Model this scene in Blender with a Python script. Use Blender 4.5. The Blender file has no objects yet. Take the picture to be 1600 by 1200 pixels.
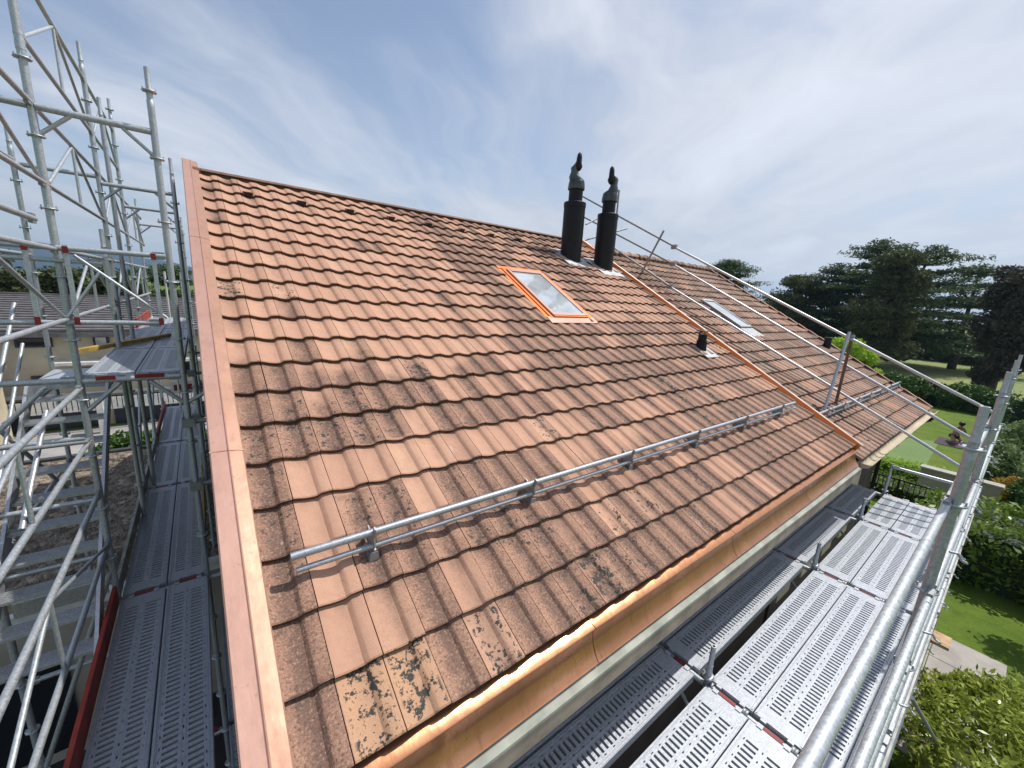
import bpy, math, random
import numpy as np
from mathutils import Vector, Matrix, Quaternion

random.seed(7)
rng = np.random.default_rng(7)
R = math.radians
sc = bpy.context.scene
COL = sc.collection

# ---------------------------------------------------------------- camera
cam = bpy.data.cameras.new("camera")
cam_o = bpy.data.objects.new("camera", cam)
COL.objects.link(cam_o)
sc.camera = cam_o
cam.sensor_width = 36.0
cam.lens = 36.0 * 625.73 / 1600.0
cam.clip_start = 0.05
cam.clip_end = 20000
_r = Vector((0.79411927, -0.60507291, 0.05710829))
_u = Vector((0.08507397, 0.20370803, 0.97532838))
_f = Vector((0.6017782, 0.76966864, -0.21324443))
cam_o.matrix_world = Matrix(((_r.x, _u.x, -_f.x, 0), (_r.y, _u.y, -_f.y, 0), (_r.z, _u.z, -_f.z, 0), (0, 0, 0, 1)))

# ---------------------------------------------------------------- sun and sky
SUN_DIR = Vector((0.50, -0.07, 0.87)).normalized()
sun_el = math.asin(SUN_DIR.z)
sun_az = math.atan2(SUN_DIR.x, SUN_DIR.y)
sl = bpy.data.lights.new("sun", 'SUN')
sl.energy = 4.0
sl.angle = R(0.6)
sl.color = (1.0, 0.955, 0.89)
so = bpy.data.objects.new("sun", sl)
COL.objects.link(so)
so.rotation_euler = SUN_DIR.to_track_quat('Z', 'Y').to_euler()
so.location = (30, 0, 60)

sc.view_settings.view_transform = 'Standard'
sc.view_settings.look = 'None'
sc.view_settings.gamma = 1
sc.view_settings.use_curve_mapping = False
sc.view_settings.exposure = 0.0
sc.cycles.use_denoising = True
sc.cycles.max_bounces = 6
sc.cycles.diffuse_bounces = 3
sc.cycles.glossy_bounces = 4
sc.cycles.transmission_bounces = 4
sc.cycles.volume_bounces = 0
sc.cycles.caustics_reflective = False
sc.cycles.caustics_refractive = False
sc.cycles.sample_clamp_indirect = 6.0


class S:
    """node socket with arithmetic"""
    def __init__(s, nt, k): s.nt = nt; s.k = k
    def m(s, op, *a, clamp=False):
        n = s.nt.nodes.new('ShaderNodeMath'); n.operation = op; n.use_clamp = clamp
        for i, v in enumerate((s,) + a):
            if isinstance(v, S): s.nt.links.new(v.k, n.inputs[i])
            else: n.inputs[i].default_value = v
        return S(s.nt, n.outputs[0])
    def __add__(s, o): return s.m('ADD', o)
    __radd__ = __add__
    def __sub__(s, o): return s.m('SUBTRACT', o)
    def __rsub__(s, o): return (s * -1.0) + o
    def __mul__(s, o): return s.m('MULTIPLY', o)
    __rmul__ = __mul__
    def __truediv__(s, o): return s.m('DIVIDE', o)
    def c01(s): return s.m('ADD', 0.0, clamp=True)
    def sm(s, a, b, lo=0.0, hi=1.0):
        n = s.nt.nodes.new('ShaderNodeMapRange'); n.interpolation_type = 'SMOOTHSTEP'
        s.nt.links.new(s.k, n.inputs[0])
        for i, v in zip((1, 2, 3, 4), (a, b, lo, hi)): n.inputs[i].default_value = v
        return S(s.nt, n.outputs[0])


class NT:
    def __init__(s, nt): s.nt = nt
    def new(s, t, **kw):
        n = s.nt.nodes.new(t)
        for k, v in kw.items(): setattr(n, k, v)
        return n
    def link(s, a, b): s.nt.links.new(a.k if isinstance(a, S) else a, b)
    def set(s, inp, v):
        if isinstance(v, S): s.nt.links.new(v.k, inp)
        elif hasattr(v, 'is_output'): s.nt.links.new(v, inp)
        elif isinstance(v, (tuple, list)) and len(v) == 3 and inp.type == 'RGBA': inp.default_value = (*v, 1)
        else: inp.default_value = v
    def vec(s, x, y, z=0.0):
        n = s.new('ShaderNodeCombineXYZ')
        for i, v in enumerate((x, y, z)): s.set(n.inputs[i], v)
        return S(s.nt, n.outputs[0])
    def sep(s, v):
        n = s.new('ShaderNodeSeparateXYZ'); s.link(v, n.inputs[0])
        return [S(s.nt, o) for o in n.outputs]
    def pos(s): return S(s.nt, s.new('ShaderNodeNewGeometry').outputs['Position'])
    def objc(s): return S(s.nt, s.new('ShaderNodeTexCoord').outputs['Object'])
    def island(s): return S(s.nt, s.new('ShaderNodeNewGeometry').outputs['Random Per Island'])
    def orand(s): return S(s.nt, s.new('ShaderNodeObjectInfo').outputs['Random'])
    def noise(s, v, scale, detail=3, rough=0.55, dist=0.0):
        n = s.new('ShaderNodeTexNoise'); s.link(v, n.inputs['Vector'])
        n.inputs['Scale'].default_value = scale; n.inputs['Detail'].default_value = detail
        n.inputs['Roughness'].default_value = rough; n.inputs['Distortion'].default_value = dist
        return S(s.nt, n.outputs['Fac'])
    def white(s, v):
        n = s.new('ShaderNodeTexWhiteNoise', noise_dimensions='3D'); s.link(v, n.inputs['Vector'])
        return S(s.nt, n.outputs['Value'])
    def voro(s, v, scale, feature='F1', out='Distance', rnd=1.0):
        n = s.new('ShaderNodeTexVoronoi', feature=feature); s.link(v, n.inputs['Vector'])
        n.inputs['Scale'].default_value = scale; n.inputs['Randomness'].default_value = rnd
        return S(s.nt, n.outputs[out])
    def mix(s, f, a, b, mode='MIX'):
        n = s.new('ShaderNodeMix', data_type='RGBA', blend_type=mode); n.clamp_factor = True
        s.set(n.inputs[0], f); s.set(n.inputs[6], a); s.set(n.inputs[7], b)
        return S(s.nt, n.outputs[2])
    def bump(s, h, strength=0.3, dist=0.01):
        n = s.new('ShaderNodeBump'); s.link(h, n.inputs['Height'])
        n.inputs['Strength'].default_value = strength; n.inputs['Distance'].default_value = dist
        return S(s.nt, n.outputs[0])


def material(name, fn):
    m = bpy.data.materials.new(name); m.use_nodes = True
    t = NT(m.node_tree); b = m.node_tree.nodes['Principled BSDF']
    r = fn(t)
    for k, v in r.items(): t.set(b.inputs[k], v)
    return m


# world: physical sky with thin streaked cirrus
w = bpy.data.worlds.new("World"); sc.world = w; w.use_nodes = True
wt = NT(w.node_tree); wt.nt.nodes.clear()
sky = wt.new('ShaderNodeTexSky', sky_type='NISHITA')
sky.sun_disc = False; sky.sun_elevation = sun_el; sky.sun_rotation = sun_az
sky.altitude = 400; sky.air_density = 1.0; sky.dust_density = 0.9; sky.ozone_density = 1.2
g = S(wt.nt, wt.new('ShaderNodeTexCoord').outputs['Generated'])
gx, gy, gz = wt.sep(g)
dn = gz.m('MAXIMUM', 0.0) + 0.12
cx = gx / dn; cy = gy / dn
a_ = R(40)
sx_ = cx * math.cos(a_) + cy * math.sin(a_)
sy_ = cy * math.cos(a_) - cx * math.sin(a_)
warp = wt.noise(wt.vec(cx, cy), 0.7, 3)
c1 = wt.noise(wt.vec(sx_ * 0.45 + warp * 1.3, sy_ * 1.35 + warp * 1.2), 0.95, 8, 0.56, 0.35)
c2 = wt.noise(wt.vec(cx * 0.6, cy * 0.6, 3.0), 0.55, 3, 0.5)
side = (gx * 0.80 - gy * 0.25 + 0.05)
cov = (c1 - 0.5) * 2.1 + (c2 - 0.5) * 1.5 + side * 0.36
low = gz.sm(0.0, 0.30, 0.42, 0.0)
cf = (cov * 1.25 + 0.64 + low).sm(0.05, 1.10, 0.18, 0.96)
sunny = (gx * SUN_DIR.x + gy * SUN_DIR.y + gz * SUN_DIR.z).m('MAXIMUM', 0.0)
glow = sunny.m('POWER', 6.0)
cb = glow * 1.2 + side * 0.35 + (c1 - 0.5) * 4.2 + 4.75
cloud = wt.new('ShaderNodeVectorMath', operation='SCALE'); cloud.inputs[0].default_value = (0.98, 1.03, 1.15); wt.link(cb, cloud.inputs['Scale'])
mixc = wt.mix(cf, S(wt.nt, sky.outputs[0]), S(wt.nt, cloud.outputs[0]))
bg = wt.new('ShaderNodeBackground'); wt.link(mixc, bg.inputs[0]); bg.inputs[1].default_value = 0.14
wo = wt.new('ShaderNodeOutputWorld'); wt.link(bg.outputs[0], wo.inputs[0])

# ---------------------------------------------------------------- materials
OX, OY, OZ = 0.118, 1.367, -1.966          # lower left corner of the tiled slope
TH = R(28.83); CT, ST = math.cos(TH), math.sin(TH)
TW, TG = 0.2257, 0.335


def tile_mat(name, ox, oy, oz, bias, clean_zone):
    def f(t):
        P = t.pos(); x, y, z = t.sep(P)
        u = x - ox
        v = (y - oy) * CT + (z - oz) * ST
        ui = u / TW; vi = (v + 0.004) / TG
        iu = ui.m('FLOOR'); iv = vi.m('FLOOR')
        fu = ui - iu; fv = vi - iv
        r1 = t.white(t.vec(iu, iv, 1.0)); r2 = t.white(t.vec(iu, iv, 5.0)); r3 = t.white(t.vec(iv, 3.0, 9.0))
        r4 = t.white(t.vec(iu, 7.0, iv * 3.1)); r5 = t.white(t.vec(iu, 11.0, (iv / 4.0).m('FLOOR')))
        big = t.noise(t.vec(u * 1.05, v * 0.34), 1.0, 3, 0.6, 0.4)
        big2 = t.noise(t.vec(u * 0.33 + 5.0, v * 0.42), 1.0, 2)
        d = (big - 0.5) * 2.8 + (r1 - 0.5) * 1.3 + (r3 - 0.5) * 0.3 + (r5 - 0.5) * 0.7 + (big2 - 0.5) * 1.3 + bias
        if clean_zone:
            up = v.sm(2.0, 2.9); lf = (u - v * 0.10).sm(1.6, 3.0, 1.0, 0.0)
            d = d - up * lf * 0.95
            d = d - v.sm(1.3, 1.36) * v.sm(1.67, 1.68, 1.0, 0.0) * u.sm(0.2, 0.25) * u.sm(2.0, 2.6, 1.0, 0.0) * 1.2
            d = d + v.sm(1.68, 1.7) * v.sm(2.4, 2.7, 1.0, 0.0) * 0.35
            d = d + v.sm(0.9, 1.35, 0.35, 0.0)
            # one column of grimy tiles beside the verge
            d = d + u.sm(0.22, 0.23, 1.0, 0.0) * 0.75
            # dark run-off bands below the ridge
            cen = u - (7.0 - v) * 0.28
            d = d + (cen - 2.75).m('ABSOLUTE').sm(0.05, 0.55, 0.75, 0.0) * v.sm(3.2, 5.0)
        dirt = d.sm(-0.12, 0.60)
        wv = (t.noise(P, 7.0, 3) - 0.5) * 0.5
        tro = (fu + wv * 0.55).sm(0.05, 0.58) * fu.sm(0.680, 0.712, 1.0, 0.22)
        along = fv.sm(0.0, 0.5, 1.0, 0.75)
        blot = t.noise(P, 9.0, 6, 0.7).sm(0.34, 0.60, 0.40, 1.0)
        dm = (dirt * (tro * 1.0 + 0.14) * blot * along * 1.8).c01()
        tone = t.mix(r2, (0.585, 0.335, 0.225), (0.49, 0.275, 0.185))
        tone = t.mix(r4.sm(0.75, 0.95, 0.0, 0.6), tone, (0.62, 0.375, 0.25))
        mot = t.noise(P, 19.0, 5, 0.7).sm(0.40, 0.68)
        tone = t.mix(mot * 0.30, tone, (0.40, 0.225, 0.155))
        pat = (t.noise(t.vec(u * 5.0, v * 3.0, 2.0), 1.0, 4, 0.65).sm(0.52, 0.70) * fu.sm(0.15, 0.5) * fu.sm(0.66, 0.70, 1.0, 0.1) * fv.sm(0.1, 0.5)).c01()
        tone = t.mix(pat * 0.45, tone, (0.24, 0.15, 0.105))
        lime = t.noise(t.vec(u * 4.0, v * 1.4), 3.0, 5, 0.7).sm(0.52, 0.75, 0.0, 0.35)
        tone = t.mix(lime, tone, (0.66, 0.42, 0.27))
        brown = t.mix(r2, (0.115, 0.072, 0.055), (0.072, 0.052, 0.046))
        c = t.mix(dm, tone, brown)
        c = t.mix(dirt * (0.46 if clean_zone else 0.22), c, (0.31, 0.165, 0.11))
        c = t.mix(1.0 if False else (r1.sm(0.3, 0.9) * (0.0 if clean_zone else 0.45)), c, (0.56, 0.40, 0.30)) if not clean_zone else c
        # grime line where the tile above drips, and dust at the lower edge
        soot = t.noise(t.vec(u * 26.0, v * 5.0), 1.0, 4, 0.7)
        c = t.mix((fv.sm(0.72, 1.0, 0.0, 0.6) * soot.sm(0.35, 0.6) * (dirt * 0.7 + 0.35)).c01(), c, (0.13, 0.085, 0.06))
        # speckles
        sp = t.noise(P, 85.0, 4, 0.75)
        c = t.mix((sp.sm(0.53, 0.62) * (dirt * 0.75 + 0.06)).c01(), c, (0.10, 0.06, 0.045))
        c = t.mix((sp.sm(0.36, 0.46, 1.0, 0.0) * (dirt * 0.42 + 0.1)).c01(), c, (0.60, 0.39, 0.27))
        # black lichen, heavy on a few tiles
        vd = t.voro(P + 0.0 if False else P, 34.0, 'SMOOTH_F1', 'Distance')
        li = t.noise(P, 60.0, 5, 0.7) * 0.55 + t.noise(P, 17.0, 2) * 0.40 + (0.45 - vd) * 0.16
        lsel = (r4.sm(0.90, 0.97) + big2.sm(0.50, 0.62, 0.0, 0.55) * dirt) * v.sm(3.4, 4.6, 1.0, 0.25)
        if clean_zone:
            near = u.sm(TW, TW + 0.01) * u.sm(3 * TW - 0.01, 3 * TW, 1.0, 0.0) * v.sm(0.33, 0.34, 1.0, 0.0)
            lsel = lsel.m('MAXIMUM', near * 1.25)
            c = t.mix(near * 0.75, c, (0.58, 0.34, 0.20))
        lm = ((li + (lsel - 1.0) * 0.05).sm(0.505, 0.540) * lsel.sm(0.05, 0.5) * fu.sm(0.04, 0.14) * fu.sm(0.90, 0.97, 1.0, 0.0)).c01()
        c = t.mix(lm, c, (0.045, 0.045, 0.04))
        # pale mineral bloom
        bl = (t.noise(P, 5.5, 3, 0.6).sm(0.64, 0.74) * r1.sm(0.6, 0.9) * t.noise(P, 60.0, 2).sm(0.45, 0.6)).c01()
        c = t.mix(bl * 0.6, c, (0.52, 0.47, 0.42))
        h = t.noise(P, 170.0, 3, 0.6) * 0.6 + t.noise(P, 30.0, 3) * 0.8 - lm * 0.2
        return {'Base Color': c, 'Roughness': 0.82 - dm * 0.1, 'Normal': t.bump(h, 0.6, 0.006), 'Specular IOR Level': 0.35}
    return material(name, f)


N_OX, N_OZ = 7.83, OZ - 0.15
N_OY = OY - 0.115 * CT
N_OZ = N_OZ - 0.115 * ST
M_tile = tile_mat('terracotta', OX, OY, OZ, 0.27, True)
M_tile_n = tile_mat('weathered terracotta', N_OX, N_OY, N_OZ, 0.62, False)


def plain(name, col, rough=0.7, metal=0.0, var=0.12, scale=6.0, bump=0.15, bscale=60.0, spec=0.5, bdist=0.003):
    def f(t):
        P = t.pos()
        n = t.noise(P, scale, 4, 0.6)
        dk = tuple(c * (1 - var * 1.6) for c in col); lt = tuple(min(1, c * (1 + var)) for c in col)
        return {'Base Color': t.mix(n.sm(0.25, 0.75), dk, lt), 'Roughness': (n - 0.5) * 0.2 + rough, 'Metallic': metal,
                'Normal': t.bump(t.noise(P, bscale, 3), bump, bdist), 'Specular IOR Level': spec}
    return material(name, f)


def galv(name, base, rough=0.42, metal=0.75, dirt=0.3):
    def f(t):
        P = t.pos()
        sp = t.voro(P, 110.0, 'F1', 'Color')
        spr = t.sep(sp)[0]
        n = t.noise(P, 22.0, 6, 0.7)
        st = t.noise(P, 34.0, 4, 0.7)
        c = t.mix(spr, tuple(b * 0.80 for b in base), tuple(min(1, b * 1.12) for b in base))
        c = t.mix(n.sm(0.50, 0.80, 0.0, dirt), c, (0.34, 0.30, 0.26))
        c = t.mix(st.sm(0.66, 0.74, 0.0, 0.35), c, (0.86, 0.87, 0.86))
        sl_ = t.noise(P, 6.5, 6, 0.75)
        c = t.mix(sl_.sm(0.60, 0.68, 0.0, 0.45), c, (0.30, 0.27, 0.23))
        c = t.mix((t.noise(P, 4.0, 2).sm(0.55, 0.7) * t.noise(P, 95.0, 3, 0.7).sm(0.60, 0.66) * 0.8).c01(), c, (0.20, 0.17, 0.14))
        tint = t.orand()
        c = t.mix(tint.sm(0.0, 1.0, 0.0, 0.22), c, (0.40, 0.42, 0.44))
        return {'Base Color': c, 'Metallic': metal - n * 0.25, 'Roughness': rough + (st - 0.5) * 0.35 + spr * 0.1,
                'Normal': t.bump(st, 0.12, 0.002)}
    return material(name, f)


M_galv = galv('galvanised tube', (0.53, 0.56, 0.585), 0.46, 0.7)
M_deck = galv('galvanised deck', (0.48, 0.51, 0.56), 0.40, 0.30, 0.42)
M_galv_dk = galv('dull galvanised steel', (0.34, 0.35, 0.36), 0.5, 0.7, 0.5)
M_alu = galv('aluminium', (0.60, 0.61, 0.63), 0.36, 0.8, 0.12)
M_rail = galv('bluish zinc tube', (0.42, 0.45, 0.50), 0.45, 0.7, 0.1)


def copper(name, c1, c2, c3, rough, metal):
    def f(t):
        P = t.pos(); x, y, z = t.sep(P)
        n = t.noise(P, 2.2, 5, 0.6, 0.6); s = t.noise(t.vec(x * 9.0, y * 2.0, z * 2.0), 2.0, 5, 0.7)
        c = t.mix(n.sm(0.3, 0.7), c1, c2)
        c = t.mix(s.sm(0.50, 0.78, 0.0, 0.6), c, c3)
        sm_ = t.noise(P, 26.0, 4, 0.7).sm(0.60, 0.72, 0.0, 0.4)
        c = t.mix(sm_, c, tuple(a * 0.5 for a in c3))
        bl = t.noise(t.vec(x * 1.3, y * 0.8, z * 0.8), 3.0, 6, 0.7).sm(0.50, 0.66, 0.0, 0.35)
        c = t.mix(bl, c, tuple(a * 0.62 for a in c1))
        return {'Base Color': c, 'Metallic': metal, 'Roughness': (n - 0.5) * 0.25 + (s - 0.5) * 0.15 + rough,
                'Normal': t.bump(t.noise(P, 3.5, 3) + s * 0.15, 0.35, 0.02)}
    return material(name, f)


M_cu = copper('new copper', (0.68, 0.32, 0.17), (0.52, 0.24, 0.12), (0.30, 0.13, 0.065), 0.30, 0.8)
M_edge = plain('shaded tile edge', (0.12, 0.058, 0.036), 0.9, 0, 0.35, 14)  # shade on the tile lips painted in as dark brown
M_cu_pale = plain('copper edge with sun glint', (0.80, 0.58, 0.46), 0.4, 0.4, 0.08)  # sun's reflection on the flashing cap put into this pale tone
M_cu_matt = copper('matt copper', (0.55, 0.32, 0.255), (0.49, 0.28, 0.215), (0.42, 0.24, 0.18), 0.50, 0.22)
M_cu_or = copper('orange copper with tile bounce', (0.90, 0.27, 0.06), (0.82, 0.22, 0.045), (0.66, 0.16, 0.035), 0.45, 0.30)  # copper with the orange bounce of sunlit tiles put into its colour
M_cu_dk = copper('copper with brown reflection', (0.52, 0.29, 0.20), (0.44, 0.25, 0.175), (0.32, 0.17, 0.11), 0.50, 0.40)  # brownish reflection on the inner verge facet put into its colour
M_lead = plain('lead sheet', (0.42, 0.43, 0.44), 0.5, 0.4, 0.15)
M_black = plain('black enamel', (0.011, 0.009, 0.012), 0.5, 0.0, 0.2, 4, 0.06, 60, 0.3)
M_cowl = plain('grey enamel', (0.075, 0.088, 0.088), 0.36, 0.3, 0.3)
M_dark = plain('dark underlay', (0.03, 0.025, 0.022), 0.9)
M_red = plain('red paint', (0.24, 0.018, 0.015), 0.5, 0, 0.2)
M_redw = plain('red lacquered board', (0.40, 0.045, 0.02), 0.55, 0, 0.25)
M_yel = plain('yellow timber', (0.50, 0.33, 0.08), 0.7, 0, 0.25, 8)
M_wood = plain('raw timber', (0.50, 0.33, 0.19), 0.75, 0, 0.25, 9)
M_greyw = plain('weathered toe board', (0.50, 0.48, 0.44), 0.7, 0, 0.25, 9)
M_wall = plain('cream render', (0.60, 0.52, 0.38), 0.9, 0, 0.1, 1.2, 0.3, 90)
M_wallg = plain('grey cream render', (0.40, 0.35, 0.29), 0.9, 0, 0.12, 1.5, 0.3, 90)
M_dwall = plain('dark brown wall', (0.075, 0.055, 0.045), 0.9, 0, 0.2, 3)  # plain dark brown, so the gap behind the decks shows black
M_cornice = plain('stained eave board', (0.44, 0.35, 0.27), 0.75, 0, 0.22, 4)
M_corn_g = plain('green grey eave board', (0.40, 0.41, 0.34), 0.75, 0, 0.22, 4)
M_glassd = plain('dark window glass', (0.02, 0.022, 0.026), 0.08, 0, 0.1, 2, 0.0, 5, 0.8)
M_glass = plain('roof window glass', (0.62, 0.66, 0.68), 0.05, 0.25, 0.15, 2.5, 0.0, 5, 0.8)
M_frame = plain('dark window frame', (0.05, 0.05, 0.055), 0.5)
M_navy = plain('navy garage door', (0.025, 0.032, 0.055), 0.45)
M_white = plain('white paint', (0.75, 0.74, 0.70), 0.6)
M_conc = plain('concrete paving', (0.42, 0.39, 0.35), 0.9, 0, 0.14, 2.0, 0.4, 40)
M_asph = plain('pale driveway', (0.34, 0.33, 0.32), 0.9, 0, 0.12, 1.0)
M_yard = plain('dark gravelled yard', (0.045, 0.04, 0.036), 0.95, 0, 0.25, 2.0)
M_slate = plain('grey roof tile', (0.16, 0.145, 0.145), 0.7, 0, 0.2, 3)
M_skin = plain('skin', (0.42, 0.23, 0.15), 0.6)
M_hair = plain('black hair', (0.012, 0.01, 0.01), 0.5)
M_mat = plain('dark towel', (0.07, 0.05, 0.06), 0.9)
M_rust = plain('dark red copper', (0.20, 0.06, 0.03), 0.6, 0.2, 0.25)
M_bark = plain('bark', (0.10, 0.07, 0.05), 0.95, 0, 0.3, 3)
M_brownpole = plain('rusty tube', (0.22, 0.12, 0.08), 0.7, 0.3, 0.25)


def leaf(name, a, b, c=None, tr=0.25, rough=0.55):
    def f(t):
        r = t.island(); P = t.pos()
        n = t.noise(P, 0.35, 3)
        col = t.mix(r, a, b)
        if c: col = t.mix(n.sm(0.45, 0.65, 0.0, 0.7), col, c)
        return {'Base Color': col, 'Roughness': rough, 'Specular IOR Level': 0.4}
    m = material(name, f)
    nt = m.node_tree; b_ = nt.nodes['Principled BSDF']; out = nt.nodes['Material Output']
    tl = nt.nodes.new('ShaderNodeBsdfTranslucent'); mx = nt.nodes.new('ShaderNodeMixShader')
    src = b_.inputs['Base Color'].links[0].from_socket
    nt.links.new(src, tl.inputs[0]); mx.inputs[0].default_value = tr
    nt.links.new(b_.outputs[0], mx.inputs[1]); nt.links.new(tl.outputs[0], mx.inputs[2]); nt.links.new(mx.outputs[0], out.inputs[0])
    return m


L_cedar = leaf('cedar needles', (0.046, 0.082, 0.032), (0.092, 0.145, 0.052), (0.11, 0.148, 0.045), 0.25, 0.7)
L_pine = leaf('pine needles', (0.065, 0.082, 0.030), (0.13, 0.145, 0.048), (0.07, 0.076, 0.032), 0.25, 0.7)
L_brown = leaf('dark brown foliage', (0.045, 0.042, 0.027), (0.095, 0.082, 0.048), None, 0.15, 0.7)
L_lime = leaf('lime foliage', (0.28, 0.46, 0.03), (0.44, 0.62, 0.06), None, 0.5)
L_mid = leaf('garden foliage', (0.045, 0.11, 0.018), (0.10, 0.19, 0.03), (0.05, 0.10, 0.02), 0.25)
L_laurel = leaf('laurel leaves', (0.13, 0.22, 0.03), (0.28, 0.38, 0.06), (0.09, 0.15, 0.025), 0.3, 0.35)
L_rhodo = leaf('glossy bush leaves', (0.20, 0.27, 0.04), (0.52, 0.58, 0.12), (0.36, 0.36, 0.07), 0.35, 0.3)
L_pale = leaf('pale shrub foliage', (0.14, 0.21, 0.07), (0.24, 0.32, 0.12), None, 0.3)
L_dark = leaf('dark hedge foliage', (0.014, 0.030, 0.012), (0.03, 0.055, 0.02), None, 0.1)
L_orange = leaf('golden shrub foliage', (0.32, 0.19, 0.02), (0.42, 0.30, 0.04), None, 0.3)


def lawn(name, a, b, c, sc_):
    def f(t):
        P = t.pos()
        n = t.noise(P, sc_, 5, 0.65); n2 = t.noise(P, sc_ * 14, 4, 0.7); n3 = t.noise(P, sc_ * 0.3, 2)
        col = t.mix(n.sm(0.35, 0.65), a, b)
        col = t.mix(n3.sm(0.5, 0.7, 0.0, 0.6), col, c)
        col = t.mix(n2.sm(0.5, 0.75, 0.0, 0.45), col, tuple(x * 0.5 for x in a))
        return {'Base Color': col, 'Roughness': 0.9, 'Normal': t.bump(n2, 0.6, 0.05), 'Specular IOR Level': 0.2}
    return material(name, f)


M_lawn = lawn('lawn', (0.085, 0.145, 0.016), (0.135, 0.20, 0.024), (0.17, 0.19, 0.035), 1.3)
M_meadow = lawn('meadow', (0.20, 0.25, 0.085), (0.28, 0.30, 0.12), (0.16, 0.22, 0.07), 0.12)
M_green = lawn('putting green', (0.16, 0.24, 0.085), (0.18, 0.26, 0.10), (0.17, 0.25, 0.09), 0.6)
M_hill = lawn('wooded hill', (0.010, 0.026, 0.032), (0.016, 0.036, 0.038), (0.02, 0.036, 0.036), 0.006)  # some blue of the distant air is put into this colour


def _gravel(t):
    P = t.pos()
    v = t.voro(P, 9.0, 'F1', 'Distance'); c = t.sep(t.voro(P, 9.0, 'F1', 'Color'))[0]
    n = t.noise(P, 0.7, 4, 0.6)
    col = t.mix(c, (0.17, 0.135, 0.10), (0.44, 0.37, 0.28))
    col = t.mix(n.sm(0.35, 0.7, 0.0, 0.5), col, (0.11, 0.085, 0.065))
    return {'Base Color': col, 'Roughness': 0.9, 'Normal': t.bump(v * -1.0, 0.9, 0.05)}


M_gravel = material('roof gravel', _gravel)


# ---------------------------------------------------------------- mesh helpers
def tag(o, label=None, cat=None, group=None, kind=None):
    if label: o['label'] = label
    if cat: o['category'] = cat
    if group: o['group'] = group
    if kind: o['kind'] = kind
    return o


def thing(name, loc, label, cat, group=None):
    o = bpy.data.objects.new(name, None); COL.objects.link(o)
    o.location = loc; o.empty_display_size = 0.2
    return tag(o, label, cat, group)


def wloc(o):
    v = Vector(o.location)
    while o.parent:
        o = o.parent; v += Vector(o.location)
    return v


def place(name, me, parent=None, loc=(0, 0, 0), rot=None):
    """loc in world space"""
    o = bpy.data.objects.new(name, me); COL.objects.link(o)
    if parent is not None:
        o.parent = parent; o.location = Vector(loc) - wloc(parent)
    else:
        o.location = loc
    if rot is not None: o.rotation_euler = rot
    return o


class MB:
    """collects geometry in world space; build() makes ONE object"""
    def __init__(s): s.v = []; s.f = []; s.sm = []
    def add(s, vs, fs, smooth=False):
        b = len(s.v); s.v += [tuple(x) for x in vs]
        s.f += [tuple(i + b for i in f) for f in fs]; s.sm += [smooth] * len(fs); return s
    def box(s, a, b, bev=0.0):
        x0, y0, z0 = a; x1, y1, z1 = b
        vs = [(x0, y0, z0), (x1, y0, z0), (x1, y1, z0), (x0, y1, z0), (x0, y0, z1), (x1, y0, z1), (x1, y1, z1), (x0, y1, z1)]
        return s.add(vs, [(0, 3, 2, 1), (4, 5, 6, 7), (0, 1, 5, 4), (1, 2, 6, 5), (2, 3, 7, 6), (3, 0, 4, 7)])
    def hexa(s, p):
        return s.add(p, [(0, 3, 2, 1), (4, 5, 6, 7), (0, 1, 5, 4), (1, 2, 6, 5), (2, 3, 7, 6), (3, 0, 4, 7)])
    def tube(s, p1, p2, r1, r2=None, n=12, cap=True):
        r2 = r1 if r2 is None else r2
        p1 = Vector(p1); p2 = Vector(p2); d = (p2 - p1).normalized()
        q = d.to_track_quat('Z', 'Y'); a = q @ Vector((1, 0, 0)); b = q @ Vector((0, 1, 0))
        vs = []
        for p, r in ((p1, r1), (p2, r2)):
            for i in range(n):
                t = 2 * math.pi * i / n; vs.append(p + a * (r * math.cos(t)) + b * (r * math.sin(t)))
        s.add(vs, [(i, (i + 1) % n, n + (i + 1) % n, n + i) for i in range(n)], True)
        if cap:
            s.add(vs[:n], [tuple(reversed(range(n)))]); s.add(vs[n:], [tuple(range(n))])
        return s
    def path(s, pts, rad, n=8):
        for i in range(len(pts) - 1):
            s.tube(pts[i], pts[i + 1], rad[i] if hasattr(rad, '__len__') else rad, rad[i + 1] if hasattr(rad, '__len__') else rad, n)
        return s
    def lathe(s, c, prof, n=24, ax=(0, 0, 1)):
        q = Vector(ax).to_track_quat('Z', 'Y'); c = Vector(c); vs = []
        for h, r in prof:
            for i in range(n):
                t = 2 * math.pi * i / n; vs.append(c + q @ Vector((r * math.cos(t), r * math.sin(t), h)))
        fs = []
        for k in range(len(prof) - 1):
            for i in range(n): fs.append((k * n + i, k * n + (i + 1) % n, (k + 1) * n + (i + 1) % n, (k + 1) * n + i))
        s.add(vs, fs, True)
        return s
    def mesh(s, name, mat, org=(0, 0, 0), sharp=None):
        me = bpy.data.meshes.new(name)
        o = Vector(org)
        me.from_pydata([(x - o.x, y - o.y, z - o.z) for x, y, z in s.v], [], s.f)
        me.polygons.foreach_set('use_smooth', s.sm)
        if sharp: me.set_sharp_from_angle(angle=R(sharp))
        me.materials.append(mat); me.update(); return me
    def build(s, name, mat, parent=None, org=None, sharp=None):
        if org is None:
            org = s.v[0] if parent is None else wloc(parent)
            if parent is None:
                a = np.array(s.v); org = (float(a[:, 0].mean()), float(a[:, 1].mean()), float(a[:, 2].min()))
        me = s.mesh(name, mat, org, sharp)
        return place(name, me, parent, org)


def tube(name, p1, p2, r, mat, parent, n=12, label=None):
    m = MB().tube(p1, p2, r, n=n)
    o = m.build(name, mat, parent, org=p1)
    if label: o['label'] = label
    return o


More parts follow.
